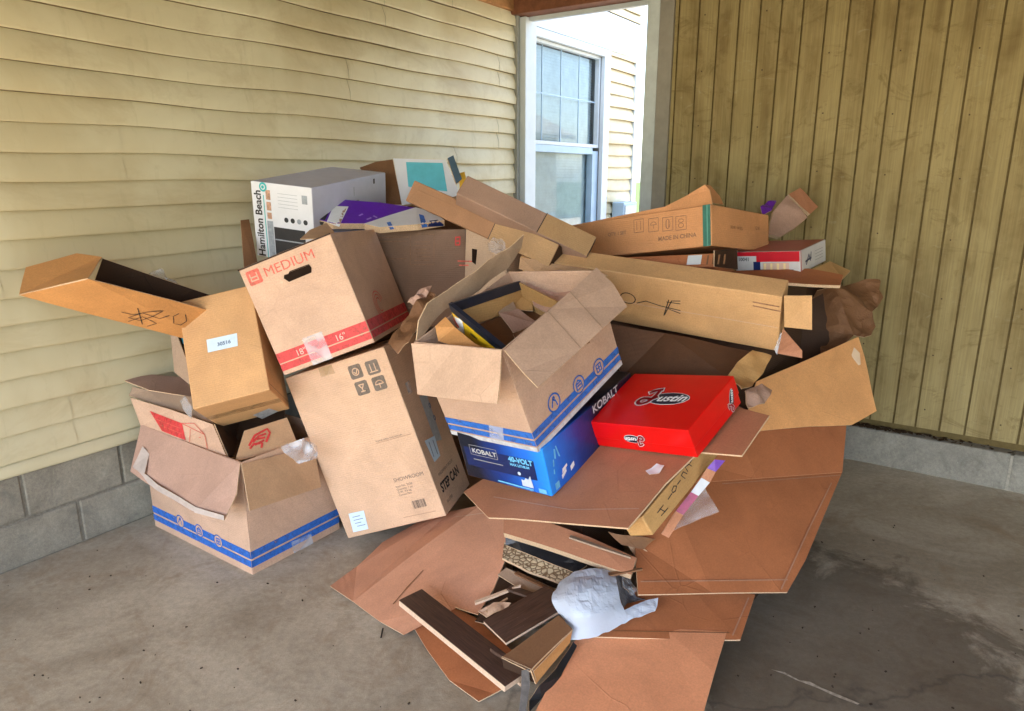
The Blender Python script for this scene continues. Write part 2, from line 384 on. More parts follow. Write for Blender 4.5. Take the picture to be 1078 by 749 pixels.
while t_ < 7.3:
    a, b_ = max(1.39, t_+.004), min(7.3, t_+.81-.004)
    bx(bm, (4.285+rnd.uniform(0, .003), a, .0), (4.46, b_, .205), MW, .009, 2); t_ += .81
bmo('block_curb', bm, CURBM, pw)
bm = bmesh.new(); wbox(bm, 4.29, 4.458, 1.40, 7.29, .0, .196); bmo('mortar_bed', bm, plain('pale_mortar', (.34, .31, .25), .95, .1, .3, 60), pw)
bm = bmesh.new(); rnd = random.Random(4)
for i, t_ in enumerate(G):
    if i % 3 == 1:
        for k_ in range(9): bx(bm, (4.3445, t_+.03+rnd.uniform(-.004, .004), .33+.31*k_+rnd.uniform(-.02, .02)), (4.3465, t_+.036, .336+.31*k_+rnd.uniform(-.02, .02)), MW) if False else wbox(bm, 4.3442, 4.3475, t_+.030, t_+.037, .33+.31*k_+.02*(i % 4), .337+.31*k_+.02*(i % 4))
bmo('nail_heads', bm, plain('rusty_nail', (.07, .04, .02), .8), pw)
# leaf litter and grime gathered on the curb ledge
bm = bmesh.new(); rnd = random.Random(11)
for i in range(260):
    t_ = 2.55+abs(rnd.gauss(0, .33)); s_ = rnd.uniform(4.295, 4.343); r_ = rnd.uniform(.004, .013)
    bx(bm, (-r_, -r_*.7, -.001), (r_, r_*.7, .0015), Matrix.Translation(W(s_, t_, .207+rnd.uniform(0, .01))) @ Matrix.Rotation(rnd.uniform(0, 6), 4, 'Z') @ Matrix.Rotation(rnd.uniform(-.6, .6), 4, 'X'))
tag(bmo('leaf_litter', bm, plain('dry_leaf', (.055, .035, .02), .9, .1, .4, 80)), kind='stuff')

p1 = thing('corner_post', 'pale grey post at the end of the plywood wall beside the gap', 'post', Matrix.Identity(4))
bm = bmesh.new(); wbox(bm, 4.325, 4.44, 1.375, 1.465, -.0, 2.95, .003); bmo('post_face', bm, plain('taupe_post_paint', (.26, .235, .19), .6, .35, .15, 10), p1)
bm = bmesh.new(); wbox(bm, 4.33, 4.50, 1.29, 1.373, -.0, 2.95, .003); bmo('casing', bm, TRIMG, p1)
p2 = thing('gap_post', 'white post against the end of the siding wall left of the far window', 'post', Matrix.Identity(4))
bm = bmesh.new(); wbox(bm, 4.80, 4.955, .0, .10, 0, 2.77, .004); bmo('post_face', bm, TRIM, p2)
bm = bmesh.new(); wbox(bm, 4.765, 4.797, .001, .05, .41, 2.80, .003); bmo('channel', bm, plain('shadow_grey_channel', (.30, .30, .27), .6), p2)  # channel strip in one even grey
hb = thing('header_beam', 'dark reddish brown beam crossing above the gap at the top of the picture', 'beam', Matrix.Identity(4))
bm = bmesh.new(); wbox(bm, 4.72, 4.86, -.0, 1.9, 2.775, 3.06, .004); bmo('beam', bm, RED_WOOD, hb)
bm = bmesh.new(); wbox(bm, 4.862, 4.90, -.0, 1.9, 2.745, 3.06, .003); bmo('fascia', bm, TRIM, hb)
sw = thing('shed_wall', 'plywood side wall of the carport beyond the right edge of the frame', 'wall', Matrix.Identity(4))  # unseen wall, added to keep right-hand light off the heap
bm = bmesh.new(); wbox(bm, .9, 4.34, 7.20, 7.29, .2, 2.95); bmo('panels', bm, PLY, sw)
bm = bmesh.new(); wbox(bm, .9, 4.28, 7.15, 7.30, .0, .198); bmo('block_curb', bm, CURBM, sw)
# roof over the carport
rf = thing('carport_roof', 'wooden carport ceiling just above the frame', 'roof', Matrix.Identity(4))
bm = bmesh.new(); wbox(bm, -2.6, 4.72, .0, 7.6, 2.952, 3.0); bmo('ceiling_boards', bm, CEILM, rf)
bm = bmesh.new(); wbox(bm, -2.7, 5.0, -.0, 7.7, 3.07, 3.15); bmo('roofing', bm, ROOFM, rf)
bm = bmesh.new(); wbox(bm, -2.65, -2.6, .0, 7.6, 2.80, 3.06, .003); wbox(bm, -2.6, 4.72, 7.6, 7.65, 2.8, 3.06, .003); bmo('fascia', bm, TRIM, rf)
for s_ in (-2.45, .2):
    bm = bmesh.new(); wbox(bm, s_, s_+.1, 7.3, 7.4, 0, 2.95, .004)
    tag(bmo('carport_post', bm, TRIMG), 'white square carport post at the open side, %s' % ('nearer the street' if s_ < 0 else 'halfway along the slab'), 'post', 'carport posts')

# neighbouring house seen only as a reflection in the far window
nh = thing('neighbour_house', 'pale sided house across the yard, reflected in the far window', 'house', Matrix.Identity(4))
siding('wall', 6.0, 26.0, .2, 3.3, nh, 12, 12.0)
bm = bmesh.new(); wbox(bm, 6, 26, 12.04, 19, -.13, 3.3); bmo('wall_core', bm, TRIMG, nh)
bm = bmesh.new()
for s_ in (5.6, 26.4):
    pass
v = [W(5.6, 11.4, 3.25), W(26.4, 11.4, 3.25), W(26.4, 15.5, 5.3), W(5.6, 15.5, 5.3), W(5.6, 19.6, 3.25), W(26.4, 19.6, 3.25)]
mk('roof', v+[p-Vector((0, 0, .15)) for p in v], [(0, 1, 2, 3), (3, 2, 5, 4), (6, 9, 8, 7), (9, 10, 11, 8), (0, 6, 7, 1), (4, 5, 11, 10), (0, 3, 9, 6), (3, 4, 10, 9), (1, 7, 8, 2), (2, 8, 11, 5)], ROOFM, nh)

# ------------------------------------------------------------------ carton helpers
class Box: pass
def FM(f):
    r, o = f['R'], f['o']
    return Matrix(((r[0][0], r[0][1], r[0][2], o[0]), (r[1][0], r[1][1], r[1][2], o[1]), (r[2][0], r[2][1], r[2][2], o[2]), (0, 0, 0, 1)))
def faces_of(b):
    Wd, D, H = b.d
    def m(o, u, v):
        u, v = Vector(u), Vector(v); n = u.cross(v)
        return Matrix(((u.x, v.x, n.x, o[0]), (u.y, v.y, n.y, o[1]), (u.z, v.z, n.z, o[2]), (0, 0, 0, 1)))
    b.f = dict(front=m((0, 0, 0), (1, 0, 0), (0, 0, 1)), right=m((Wd, 0, 0), (0, 1, 0), (0, 0, 1)), left=m((0, D, 0), (0, -1, 0), (0, 0, 1)),
               top=m((0, 0, H), (1, 0, 0), (0, 1, 0)), bottom=m((0, D, 0), (1, 0, 0), (0, -1, 0)))
def uvp(b, face, x, y):
    M = b.M @ b.f[face]; p = onp(x, y, M.translation, M.col[2].xyz.normalized())
    q = M.inverted() @ p; return q.x, q.y
LIFT = .0011
def pick(b, face, name):
    if getattr(b, 'lid', None) and (face == 'top' or face == 'tmp'): return b.lid
    if name.split('_')[0] in ('printed', 'lettering', 'handling', 'symbol', 'emblem', 'marker', 'faded', 'hand', 'bar', 'seam', 'label') and name != 'label' and getattr(b, 'body', None): return b.body
    return b.root
def decal_mesh(b, face, polys, mat, name, lift=LIFT, parent=None):
    V = []; F = []; M = b.f[face]
    for P in polys:
        i = len(V)
        for p in P: V.append(M @ Vector((p[0], p[1], lift)))
        F.append(tuple(range(i, i+len(P))))
    return mk(name, V, F, mat, parent or pick(b, face, name))
def rect(b, face, u0, v0, u1, v1, mat, name='printed_band', lift=LIFT):
    return decal_mesh(b, face, [[(u0, v0), (u1, v0), (u1, v1), (u0, v1)]], mat, name, lift)
def pxq(b, face, pts, mat, name='label', lift=LIFT):
    return decal_mesh(b, face, [[uvp(b, face, *p) for p in pts]], mat, name, lift)
def glyphs(s, size, shear=0, bold=0, align='LEFT', sx=1):
    c = bpy.data.curves.new('lettering', 'FONT'); c.body = s; c.size = size; c.shear = shear; c.offset = bold; c.align_x = align
    c.resolution_u = 3
    o = bpy.data.objects.new('lettering', c); COL.objects.link(o)
    bpy.context.view_layer.update()
    m = bpy.data.meshes.new_from_object(o.evaluated_get(bpy.context.evaluated_depsgraph_get()))
    V = [Vector((v.co.x*sx, v.co.y, 0)) for v in m.vertices]; F = [tuple(p.vertices) for p in m.polygons]
    bpy.data.objects.remove(o, do_unlink=True); bpy.data.curves.remove(c); bpy.data.meshes.remove(m)
    return V, F
def text(b, face, s, u, v, size, mat, rot=0, shear=0, bold=0, align='LEFT', sx=1, lift=LIFT, name='lettering', px=False, parent=None):
    if px: u, v = uvp(b, face, u, v)
    V, F = glyphs(s, size, shear, bold, align, sx)
    M = b.f[face] @ Matrix.Translation((u, v, lift)) @ Matrix.Rotation(R(rot), 4, 'Z')
    return mk(name, [M @ p for p in V], F, mat, parent or pick(b, face, name))
def ring_pts(cu, cv, ru, rv, k=28, a0=0, a1=360):
    return [(cu+ru*math.cos(R(a0+(a1-a0)*i/k)), cv+rv*math.sin(R(a0+(a1-a0)*i/k))) for i in range(k+1)]
def strokes(b, face, lines, width, mat, name='marker_writing', lift=LIFT, px=False, parent=None):
    polys = []
    for L in lines:
        L = [Vector(uvp(b, face, *p)) if px else Vector(p) for p in L]
        for a, c in zip(L[:-1], L[1:]):
            d = c-a
            if d.length < 1e-6: continue
            d.normalize(); n = Vector((-d.y, d.x))*width/2; e = d*width*.35
            polys.append([a-n-e, c-n+e, c+n+e, a+n-e])
    return decal_mesh(b, face, polys, mat, name, lift, parent)
def ellipse(b, face, cu, cv, ru, rv, mat, name='emblem', lift=LIFT):
    return decal_mesh(b, face, [ring_pts(cu, cv, ru, rv)[:-1]], mat, name, lift)

def tape_mat(name, c, a, bp=.6):
    m, t, b = nodes(name); b.inputs['Base Color'].default_value = (*c, 1); b.inputs['Roughness'].default_value = .22
    wv = worldcoord(t); f = ramp(t, noise_n(t, wv, 16 if bp > .3 else 7, 1, .5, .3), [(.35, a*.55), (.65, min(1, a*1.25))]); t.links.new(f, b.inputs['Alpha'])
    if bp > .3: bump(t, b, noise_n(t, wv, 10, 1, .3), bp, .005)
    else: b.inputs['Roughness'].default_value = .42
    return m; return m
CLEAR = tape_mat('clear_packing_tape', (.75, .78, .84), .38)
TAPEB = tape_mat('brown_packing_tape', (.42, .27, .13), .5)
FILM = tape_mat('crumpled_clear_film', (.62, .62, .64), .24, .25)
BLACKFILM = plain('black_plastic', (.015, .015, .017), .3, .5, .3, 30, .004)

def carton(name, label, cat, f, mat, group=None, bev=.0045, tape=True, tapemat=None, jit=.0, matrix=None, dims=None, bodymats=None):
    b = Box(); b.d = dims or f['d']; b.M = matrix or FM(f)
    b.root = thing(name, label, cat, b.M, group); faces_of(b)
    bm = bmesh.new(); bx(bm, (0, 0, 0), b.d, None, bev, 2)
    b.body = bmo('body', bm, mat, b.root)
    if tape:
        Wd, D, H = b.d; tm = tapemat or TAPEB
        for fc in ('top', 'bottom'):
            if Wd >= D: rect(b, fc, -.0005, D/2-.025, Wd+.0005, D/2+.025, tm, 'packing_tape', .0009); strokes(b, fc, [[(0, D/2), (Wd, D/2)]], .002, BLK, 'seam', .0006)
            else: rect(b, fc, Wd/2-.025, 0, Wd/2+.025, D, tm, 'packing_tape', .0009); strokes(b, fc, [[(Wd/2, 0), (Wd/2, D)]], .002, BLK, 'seam', .0006)
    return b
def open_carton(name, label, cat, f, mat, group=None, t=.006, inner=None):
    b = Box(); b.d = f['d']; b.M = FM(f); b.root = thing(name, label, cat, b.M, group); faces_of(b)
    Wd, D, H = b.d; bm = bmesh.new()
    bx(bm, (0, 0, 0), (Wd, t, H), None, .0015, 1); bx(bm, (0, D-t, 0), (Wd, D, H), None, .0015, 1)
    bx(bm, (0, t+.0004, 0.0004), (t, D-t-.0004, H-.001), None, .0012, 1); bx(bm, (Wd-t, t+.0004, .0004), (Wd, D-t-.0004, H-.001), None, .0012, 1)
    bx(bm, (t+.0004, t+.0004, .0006), (Wd-t-.0004, D-t-.0004, .006), None)
    b.body = bmo('body', bm, mat, b.root); return b

def poly(name, pts, mat, thick=.004, amp=.004, fr=4.0, parent=None, edge=None, res=.045, seed=0, bend=None, M=None, ridge=0):
    """a sheet with the outline pts (world points), gently warped, with real thickness and a paler cut edge"""
    pts = [Vector(p) for p in pts]; c = sum(pts, Vector())/len(pts)
    n = Vector()
    for i in range(len(pts)): n += (pts[i]-c).cross(pts[(i+1) % len(pts)]-c)
    n.normalize(); L = frame(c, (pts[1]-pts[0]) - n*(pts[1]-pts[0]).dot(n), n.cross(pts[1]-pts[0])) if M is None else M
    Li = L.inverted()
    bm = bmesh.new(); vs_ = [bm.verts.new(Li @ p) for p in pts]; f = bm.faces.new(vs_)
    bmesh.ops.triangulate(bm, faces=[f])
    for it in range(7):
        es = [e for e in bm.edges if e.calc_length() > res]
        if not es: break
        bmesh.ops.subdivide_edges(bm, edges=es, cuts=1)
        bmesh.ops.triangulate(bm, faces=[f for f in bm.faces if len(f.verts) > 3])
    for v in bm.verts:
        p = L @ v.co
        dz = amp*noise.noise((p.x*fr+seed*7.3, p.y*fr, p.z*fr))*2
        if ridge: dz += ridge*(abs(noise.noise((p.x*fr*1.3+4, p.y*fr*1.3, p.z*fr*1.3+seed)))+.5*abs(noise.noise((p.x*fr*3, p.y*fr*3+9, p.z*fr*3)))-.25)*2
        if bend: dz += bend(v.co)
        v.co.z += dz
    for f in bm.faces: f.material_index = 0
    bnd = [e for e in bm.edges if e.is_boundary]; top = list(bm.faces)
    dup = {}
    bm.normal_update()
    for v in list(bm.verts): dup[v] = bm.verts.new(v.co - Vector((0, 0, thick)))
    for f in top: bm.faces.new([dup[v] for v in reversed(f.verts)])
    for e in bnd:
        a, b_ = e.verts; lf = e.link_faces[0]; vs2 = list(lf.verts); i = vs2.index(a)
        if vs2[(i+1) % len(vs2)] == b_: a, b_ = b_, a
        q = bm.faces.new((a, b_, dup[b_], dup[a])); q.material_index = 1
    m = bpy.data.meshes.new(name); bm.to_mesh(m); bm.free(); m.materials.append(mat); m.materials.append(edge or EDGE)
    o = bpy.data.objects.new(name, m)
    if parent is None: o.matrix_world = L; MATS[o.name] = L.copy()
    else: o.matrix_basis = MATS[parent.name].inverted() @ L
    COL.objects.link(o)
    if parent: o.parent = parent
    return o
def A(*l): return [at(*p) for p in l]
def AZ(*l): return [atz(*p) for p in l]
def line_on(parent, p, q, mat, width=.003, name='score_line', n=None, up=.003):
    p, q = Vector(p), Vector(q); d = (q-p).normalized(); n = (n or (EYE-(p+q)/2)).normalized(); s = d.cross(n).normalized()*width/2; u = n*up
    Mi = MATS[parent.name].inverted() if parent else Matrix.Identity(4)
    k = 10; V = []; F = []
    for i in range(k+1):
        c = p+(q-p)*i/k+u; V += [Mi @ (c-s), Mi @ (c+s)]
    for i in range(k): F.append((2*i, 2*i+2, 2*i+3, 2*i+1))
    return mk(name, V, F, mat, parent)
def qcarton(name, label, cat, bl, br, tl, D, mat, group=None, **k):
    """carton from three corners of its visible face (world points) going D metres back from it"""
    ex = (br-bl); W_ = ex.length; ex = ex.normalized(); ez = (tl-bl); ez = ez-ex*ez.dot(ex); H_ = ez.length; ez = ez.normalized(); ey = ez.cross(ex)
    M = Matrix(((ex.x, ey.x, ez.x, bl.x), (ex.y, ey.y, ez.y, bl.y), (ex.z, ey.z, ez.z, bl.z), (0, 0, 0, 1)))
    return carton(name, label, cat, None, mat, group, matrix=M, dims=(W_, D, H_), **k)
from mathutils.bvhtree import BVHTree
def wm(o): return MATS[o.name] if o.name in MATS else (MATS[o.parent.name] @ o.matrix_basis if o.parent else o.matrix_basis)
BV = {}
def hit(o, x, y, up):
    if o.name not in BV:
        M = wm(o); BV[o.name] = BVHTree.FromPolygons([M @ v.co for v in o.data.vertices], [tuple(p.vertices) for p in o.data.polygons])
    r = ray(x, y).normalized(); h, n, i, d = BV[o.name].ray_cast(EYE, r)
    if h is None: h, n, i, d = BV[o.name].find_nearest(at(x, y, 2.9))
    if n.dot(EYE-h) < 0: n = -n
    return h+n*up, n
def stick(parent, o, n_, pts, mat, name, up=.002):
    bm = bmesh.new(); f = bm.faces.new([bm.verts.new((x, y, 0)) for x, y in pts]); bmesh.ops.triangulate(bm, faces=[f])
    for it in range(5):
        es = [e for e in bm.edges if e.calc_length() > 3.5]
        if not es: break
        bmesh.ops.subdivide_edges(bm, edges=es, cuts=1); bmesh.ops.triangulate(bm, faces=[f for f in bm.faces if len(f.verts) > 3])
    Mi = wm(o).inverted()
    for v in bm.verts: v.co = Mi @ hit(o, v.co.x, v.co.y, .0022)[0]
    m = bpy.data.meshes.new(name); bm.to_mesh(m); bm.free(); m.materials.append(mat)
    return link(bpy.data.objects.new(name, m), o)
def stick_lines(parent, o, n_, lines, mat, w, name, up=.003):
    Mi = wm(o).inverted(); V = []; F = []
    for L in lines:
        Q = []
        for p, q in zip(L[:-1], L[1:]):
            k = max(1, int(math.hypot(q[0]-p[0], q[1]-p[1])/3)); Q += [(p[0]+(q[0]-p[0])*i/k, p[1]+(q[1]-p[1])*i/k) for i in range(k)]
        Q.append(L[-1]); P = [hit(o, x, y, .0034) for x, y in Q]; i0 = len(V)
        for i, (c, n) in enumerate(P):
            d = (P[min(i+1, len(P)-1)][0]-P[max(i-1, 0)][0])
            s = d.cross(n).normalized()*w/2; V += [Mi @ (c-s), Mi @ (c+s)]
        F += [(i0+2*i, i0+2*i+2, i0+2*i+3, i0+2*i+1) for i in range(len(P)-1)]
    return mk(name, V, F, mat, o)
GRP = 'cardboard cartons heaped in the carport'

FIT = {"A": {"o": [-1.6875, 3.0258, 0.0014], "R": [[0.82408, 0.56648, -0.00023], [-0.56645, 0.82404, -0.00968], [-0.0053, 0.00811, 0.99995]], "d": [0.7413, 0.4736, 0.5052]}, "B": {"o": [-1.2557, 2.6291, 0.7146], "R": [[0.961, -0.02467, -0.27544], [0.17195, 0.83336, 0.5253], [0.21659, -0.55217, 0.80511]], "d": [0.3024, 0.2945, 0.476]}, "C": {"o": [-0.9301, 2.763, 0.815], "R": [[0.92885, 0.11426, -0.3524], [-0.09083, 0.99245, 0.08239], [0.35915, -0.04452, 0.93222]], "d": [0.4129, 0.5749, 0.4599]}, "D": {"o": [-0.7304, 2.835, 0.0402], "R": [[0.91595, 0.2382, -0.32295], [-0.21803, 0.97103, 0.09783], [0.3369, -0.01919, 0.94135]], "d": [0.4924, 0.3414, 0.7663]}, "E": {"o": [-0.2256, 2.486, 0.6671], "R": [[0.74422, 0.59609, -0.30134], [-0.66108, 0.72182, -0.20482], [0.09542, 0.35164, 0.93126]], "d": [0.4227, 0.5602, 0.3996]}, "F": {"o": [-0.1671, 2.4819, 0.4995], "R": [[0.76931, 0.60418, -0.20767], [-0.6337, 0.76293, -0.12792], [0.08115, 0.23001, 0.9698]], "d": [0.3986, 0.6077, 0.191]}, "G": {"o": [0.3241, 2.4653, 0.6273], "R": [[0.67463, 0.62944, -0.3856], [-0.71529, 0.68645, -0.13091], [0.18229, 0.36413, 0.91333]], "d": [0.4263, 0.3236, 0.1097]}, "H": {"o": [0.0837, 3.3095, 1.0086], "R": [[0.86513, 0.46776, -0.18096], [-0.49567, 0.74236, -0.4508], [-0.07652, 0.4797, 0.87409]], "d": [1.1375, 0.1113, 0.2765]}, "I": {"o": [0.3066, 3.5553, 1.1948], "R": [[0.71487, 0.6985, -0.03262], [-0.68095, 0.706, 0.1946], [0.15895, -0.1169, 0.98034]], "d": [0.7678, 0.5612, 0.1762]}, "K": {"o": [1.0613, 3.3186, 1.1585], "R": [[0.74296, 0.65762, -0.12467], [-0.66383, 0.74779, -0.01157], [0.08562, 0.09136, 0.99213]], "d": [0.2997, 0.3246, 0.1025]}, "Y": {"o": [-1.2469, 3.4597, 1.2298], "R": [[0.93035, 0.36377, 0.04607], [-0.3548, 0.9248, -0.13732], [-0.09255, 0.11141, 0.98945]], "d": [0.3421, 0.6478, 0.3593]}, "J1": {"o": [-0.51, 3.4365, 1.4923], "R": [[0.82354, 0.37486, 0.42574], [-0.45948, 0.88096, 0.11313], [-0.33265, -0.28879, 0.89774]], "d": [0.8125, 0.09, 0.1062]}, "J2": {"o": [-0.2461, 3.1825, 1.5317], "R": [[0.89358, -0.10955, 0.43534], [-0.17367, 0.80989, 0.56028], [-0.41396, -0.57626, 0.70467]], "d": [0.6399, 0.09, 0.1105]}}

# ================================================================== LOWER LEFT
b = open_carton('moving_carton', 'large open carton with two blue stripes, on the floor by the block wall', 'cardboard box', FIT['A'], KR('pink'), GRP)
A_ = b; Wd, D, H = b.d
for fc, L in (('front', Wd), ('right', D)):
    decal_mesh(b, fc, [[(0, .035), (L, .035), (L, .066), (0, .066)], [(0, .074), (L, .074), (L, .108), (0, .108)]], BLUEP, 'printed_band')
def icons(b, fc, pts, r, mat, w=.005):
    for i, (x, y) in enumerate(pts):
        L = []; 
        u, v = uvp(b, fc, x, y)
        ellipse(b, fc, u, v, r, r, KR('buff' if fc == 'right' else 'pink'), 'printed_disc', LIFT*1.25)
        L.append(ring_pts(u, v, r, r, 22))
        if i == 0: L += [[(u-r*.5, v-r*.3), (u-r*.1, v+r*.4), (u+r*.3, v+r*.1), (u+r*.4, v-r*.5)], ring_pts(u+r*.1, v+r*.5, r*.14, r*.14, 8)]
        elif i == 1: L += [[(u-r*.5, v-r*.5), (u+r*.5, v-r*.5), (u+r*.5, v+r*.2), (u-r*.5, v+r*.2), (u-r*.5, v-r*.5)], [(u-r*.5, v+r*.2), (u, v+r*.55), (u+r*.5, v+r*.2)], [(u-r*.3, v-r*.1), (u+r*.3, v-r*.1)]]
        else: L += [[(u-r*.45, v-r*.45), (u-r*.45, v+r*.45), (u+r*.45, v+r*.45), (u+r*.45, v-r*.45), (u-r*.45, v-r*.45)], [(u-r*.45, v), (u+r*.45, v)], [(u, v-r*.45), (u, v+r*.45)]]
        strokes(b, fc, L, w, mat, 'printed_icon', LIFT*1.6)
icons(b, 'front', [(190, 549), (210, 559), (230, 570)], .029, BLUEP, .0055)
pxq(b, 'right', [(310, 586), (331, 577), (327, 562), (306, 571)], CLEAR, 'clear_tape', LIFT*2)
poly('flap', A((149, 447, 3.20), (253, 488, 2.79), (249, 520, 2.75), (236, 548, 2.72), (205, 540, 2.80), (165, 516, 2.98), (139, 497, 3.10)), KR('mauve'), .004, .006, 3, b.root)
poly('flap', A((254, 489, 2.79), (330, 470, 3.08), (338, 513, 3.03), (263, 538, 2.74)), KR('tan'), .004, .004, 3, b.root)
poly('clear_tape', A((140, 492, 3.08), (150, 470, 3.11), (157, 478, 3.08), (152, 500, 3.02)), plain('torn_white_tape', (.52, .43, .38), .5, .4, .15, 30), .001, .003, 9, b.root)
poly('clear_tape', A((140, 497, 3.09), (165, 516, 2.97), (205, 540, 2.79), (236, 548, 2.71), (236, 543, 2.71), (206, 534, 2.79), (166, 510, 2.97), (142, 490, 3.085)), plain('torn_white_tape', (.52, .43, .38), .5, .4, .15, 30), .001, .003, 9, b.root)
tag(poly('packing_tape', A((296, 470, 2.88), (318, 462, 2.93), (335, 470, 2.98), (334, 483, 2.96), (316, 488, 2.9), (305, 482, 2.88)), CLEAR, .0012, .012, 22, res=.012), 'crumpled strip of clear tape on the right rim of the floor carton', 'tape')

# nested box with red house print
nb = thing('printed_carton', 'opened carton with a red block printed on its flap, inside the floor carton', 'cardboard box', Matrix.Translation(atz(240, 482, .40)), GRP)
body = poly('flap', A((138, 419, 3.18), (182, 432, 3.08), (225, 447, 2.98), (240, 483, 2.86), (190, 465, 3.03), (149, 449, 3.20)), KR('pink'), .004, .003, 3, nb)
def on3(x, y, P):   # point on plane of 3 world points
    n = (P[1]-P[0]).cross(P[2]-P[0]); return onp(x, y, P[0], n)
PL = A((138, 419, 3.18), (225, 447, 2.98), (149, 449, 3.20)); nPL = (PL[1]-PL[0]).cross(PL[2]-PL[0]).normalized()
if nPL.dot(EYE-PL[0]) < 0: nPL = -nPL
stick(nb, body, nPL, [(158, 432.6), (192, 446), (196, 464), (171, 454)], REDP, 'printed_block')
stick_lines(nb, body, nPL, [[(192, 446), (216, 458), (219, 473)], [(192, 446), (205, 446), (216, 458)], [(200, 466), (201, 452)], [(210, 461), (212, 461)], [(164, 441), (190, 451)], [(167, 447), (192, 457)]], REDSOFT, .003, 'printed_outline')
fr_ = poly('flap', A((257, 454, 2.92), (302, 440, 3.04), (313, 468, 3.0), (247, 487, 2.84)), KR('tan'), .004, .003, 3, nb)
PR = A((257, 454, 2.92), (302, 440, 3.04), (247, 487, 2.84)); nPR = (PR[1]-PR[0]).cross(PR[2]-PR[0]).normalized()
if nPR.dot(EYE-PR[0]) < 0: nPR = -nPR
stick_lines(nb, fr_, nPR, [[(262, 470), (268, 459), (281, 452), (284, 456), (280, 466)], [(266, 466), (272, 460), (280, 457)], [(263, 473), (267, 468), (276, 467), (275, 472)], [(270, 463), (279, 461)], [(268, 469), (278, 464)]], REDP, .009, 'printed_emblem')
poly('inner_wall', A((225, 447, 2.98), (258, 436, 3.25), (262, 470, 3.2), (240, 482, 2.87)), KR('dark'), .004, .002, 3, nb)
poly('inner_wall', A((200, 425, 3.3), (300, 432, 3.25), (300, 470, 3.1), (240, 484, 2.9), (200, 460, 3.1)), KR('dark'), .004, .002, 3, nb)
pf = poly('folded_flap', A((128, 400.5, 3.22), (160, 396, 3.3), (194, 398, 3.34), (205, 418, 3.16), (180, 415, 3.13), (157, 412, 3.12)), KR('mauve'), .004, .004, 4)
tag(pf, 'dusty mauve brown carton flap lying flat against the siding above the floor carton', 'cardboard')
p2f = poly('folded_carton_side', A((140, 408, 3.22), (157, 412, 3.20), (205, 419, 3.14), (226, 447, 3.02), (182, 432, 3.12), (136, 417, 3.22)), KR('grey'), .004, .006, 5)
tag(p2f, 'creased greyish carton side between the mauve flap and the red printed flap', 'cardboard')
tag(poly('plastic_scrap', A((190, 423, 3.08), (198, 419, 3.08), (203, 430, 3.02), (200, 441, 3.0), (194, 434, 3.03)), FILM, .001, .012, 25, res=.012), 'scrap of crumpled clear film under the tan carton with the address label', 'plastic')

# tan box with address label
b = carton('labelled_carton', 'tan carton tipped forward with a small pale blue address label', 'cardboard box', FIT['B'], KR('buff' if 0 else 'tanB', (.62, .345, .155), wear=.3), GRP)
pxq(b, 'front', [(217.5, 358), (249.5, 351), (250.5, 364.5), (219, 371.5)], LBL, 'label')
text(b, 'front', '30516', 229, 365, .022, LBLI, rot=0, px=True, bold=.0006, lift=LIFT*2)
pxq(b, 'bottom', [(266, 437), (283, 430), (293, 433), (276, 441)], plain('grimy_label', (.42, .42, .44), .4, .5, .4, 60), 'label')
strokes(b, 'right', [[(.0, .03), (b.d[1], .03)]], .003, FAINT, 'score_line')

# long open orange tray
lt = thing('long_tray_carton', 'long narrow open orange brown carton sticking out left against the siding', 'cardboard box', Matrix.Translation(at(60, 310, 2.7)), GRP)
tp = dict(a=at(20, 310, 2.52), b=at(93, 293.4, 2.50), c=at(191, 319, 2.86), d=at(177, 355, 2.90), e=at(108, 272.5, 2.74), f=at(222, 307, 3.10), g=at(27, 281.5, 2.66), h=at(81, 268, 2.74))
dn = (tp['d']-tp['c'])
c2 = at(260, 337, 3.08); d2 = c2+dn
tside = poly('side_panel', [tp['a'], tp['b'], c2, d2], KR('orange'), .004, .003, 3, lt)
poly('side_panel', [tp['e'], tp['e']+dn*.9, at(300, 338, 3.32)+dn, at(300, 338, 3.32)], KR('dark'), .004, .003, 3, lt)  # far side and bottom near-black: the tray's inner shade is painted in
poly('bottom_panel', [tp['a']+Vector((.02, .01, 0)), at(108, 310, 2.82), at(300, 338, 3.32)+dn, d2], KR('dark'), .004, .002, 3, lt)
poly('end_flap', [tp['a']+Vector((0, -.002, .001)), tp['b']+Vector((0, -.004, .002)), tp['e']+Vector((0, 0, .002)), tp['h'], tp['g']], KR('orange'), .004, .004, 4, lt)
tn = (tp['b']-tp['a']).cross(tp['d']-tp['a']).normalized()
if tn.dot(EYE-tp['a']) < 0: tn = -tn
stick_lines(lt, tside, tn, [[(128, 328), (140, 331), (155, 328), (172, 327), (160, 333), (148, 337), (135, 334), (150, 329), (168, 335), (178, 332)], [(135, 338), (150, 333), (165, 340), (155, 343)], [(188, 330), (182, 333), (183, 340), (190, 342), (196, 338), (195, 331)], [(145, 324), (150, 341)]], BLK, .0035, 'marker_writing')
tag(poly('film_wad', A((146, 293, 2.93), (165, 288, 2.98), (182, 297, 3.02), (190, 308, 3.03), (178, 312, 2.98), (160, 306, 2.93)), FILM, .001, .03, 22, res=.015), 'wad of clear film lying in the long orange tray carton', 'plastic')
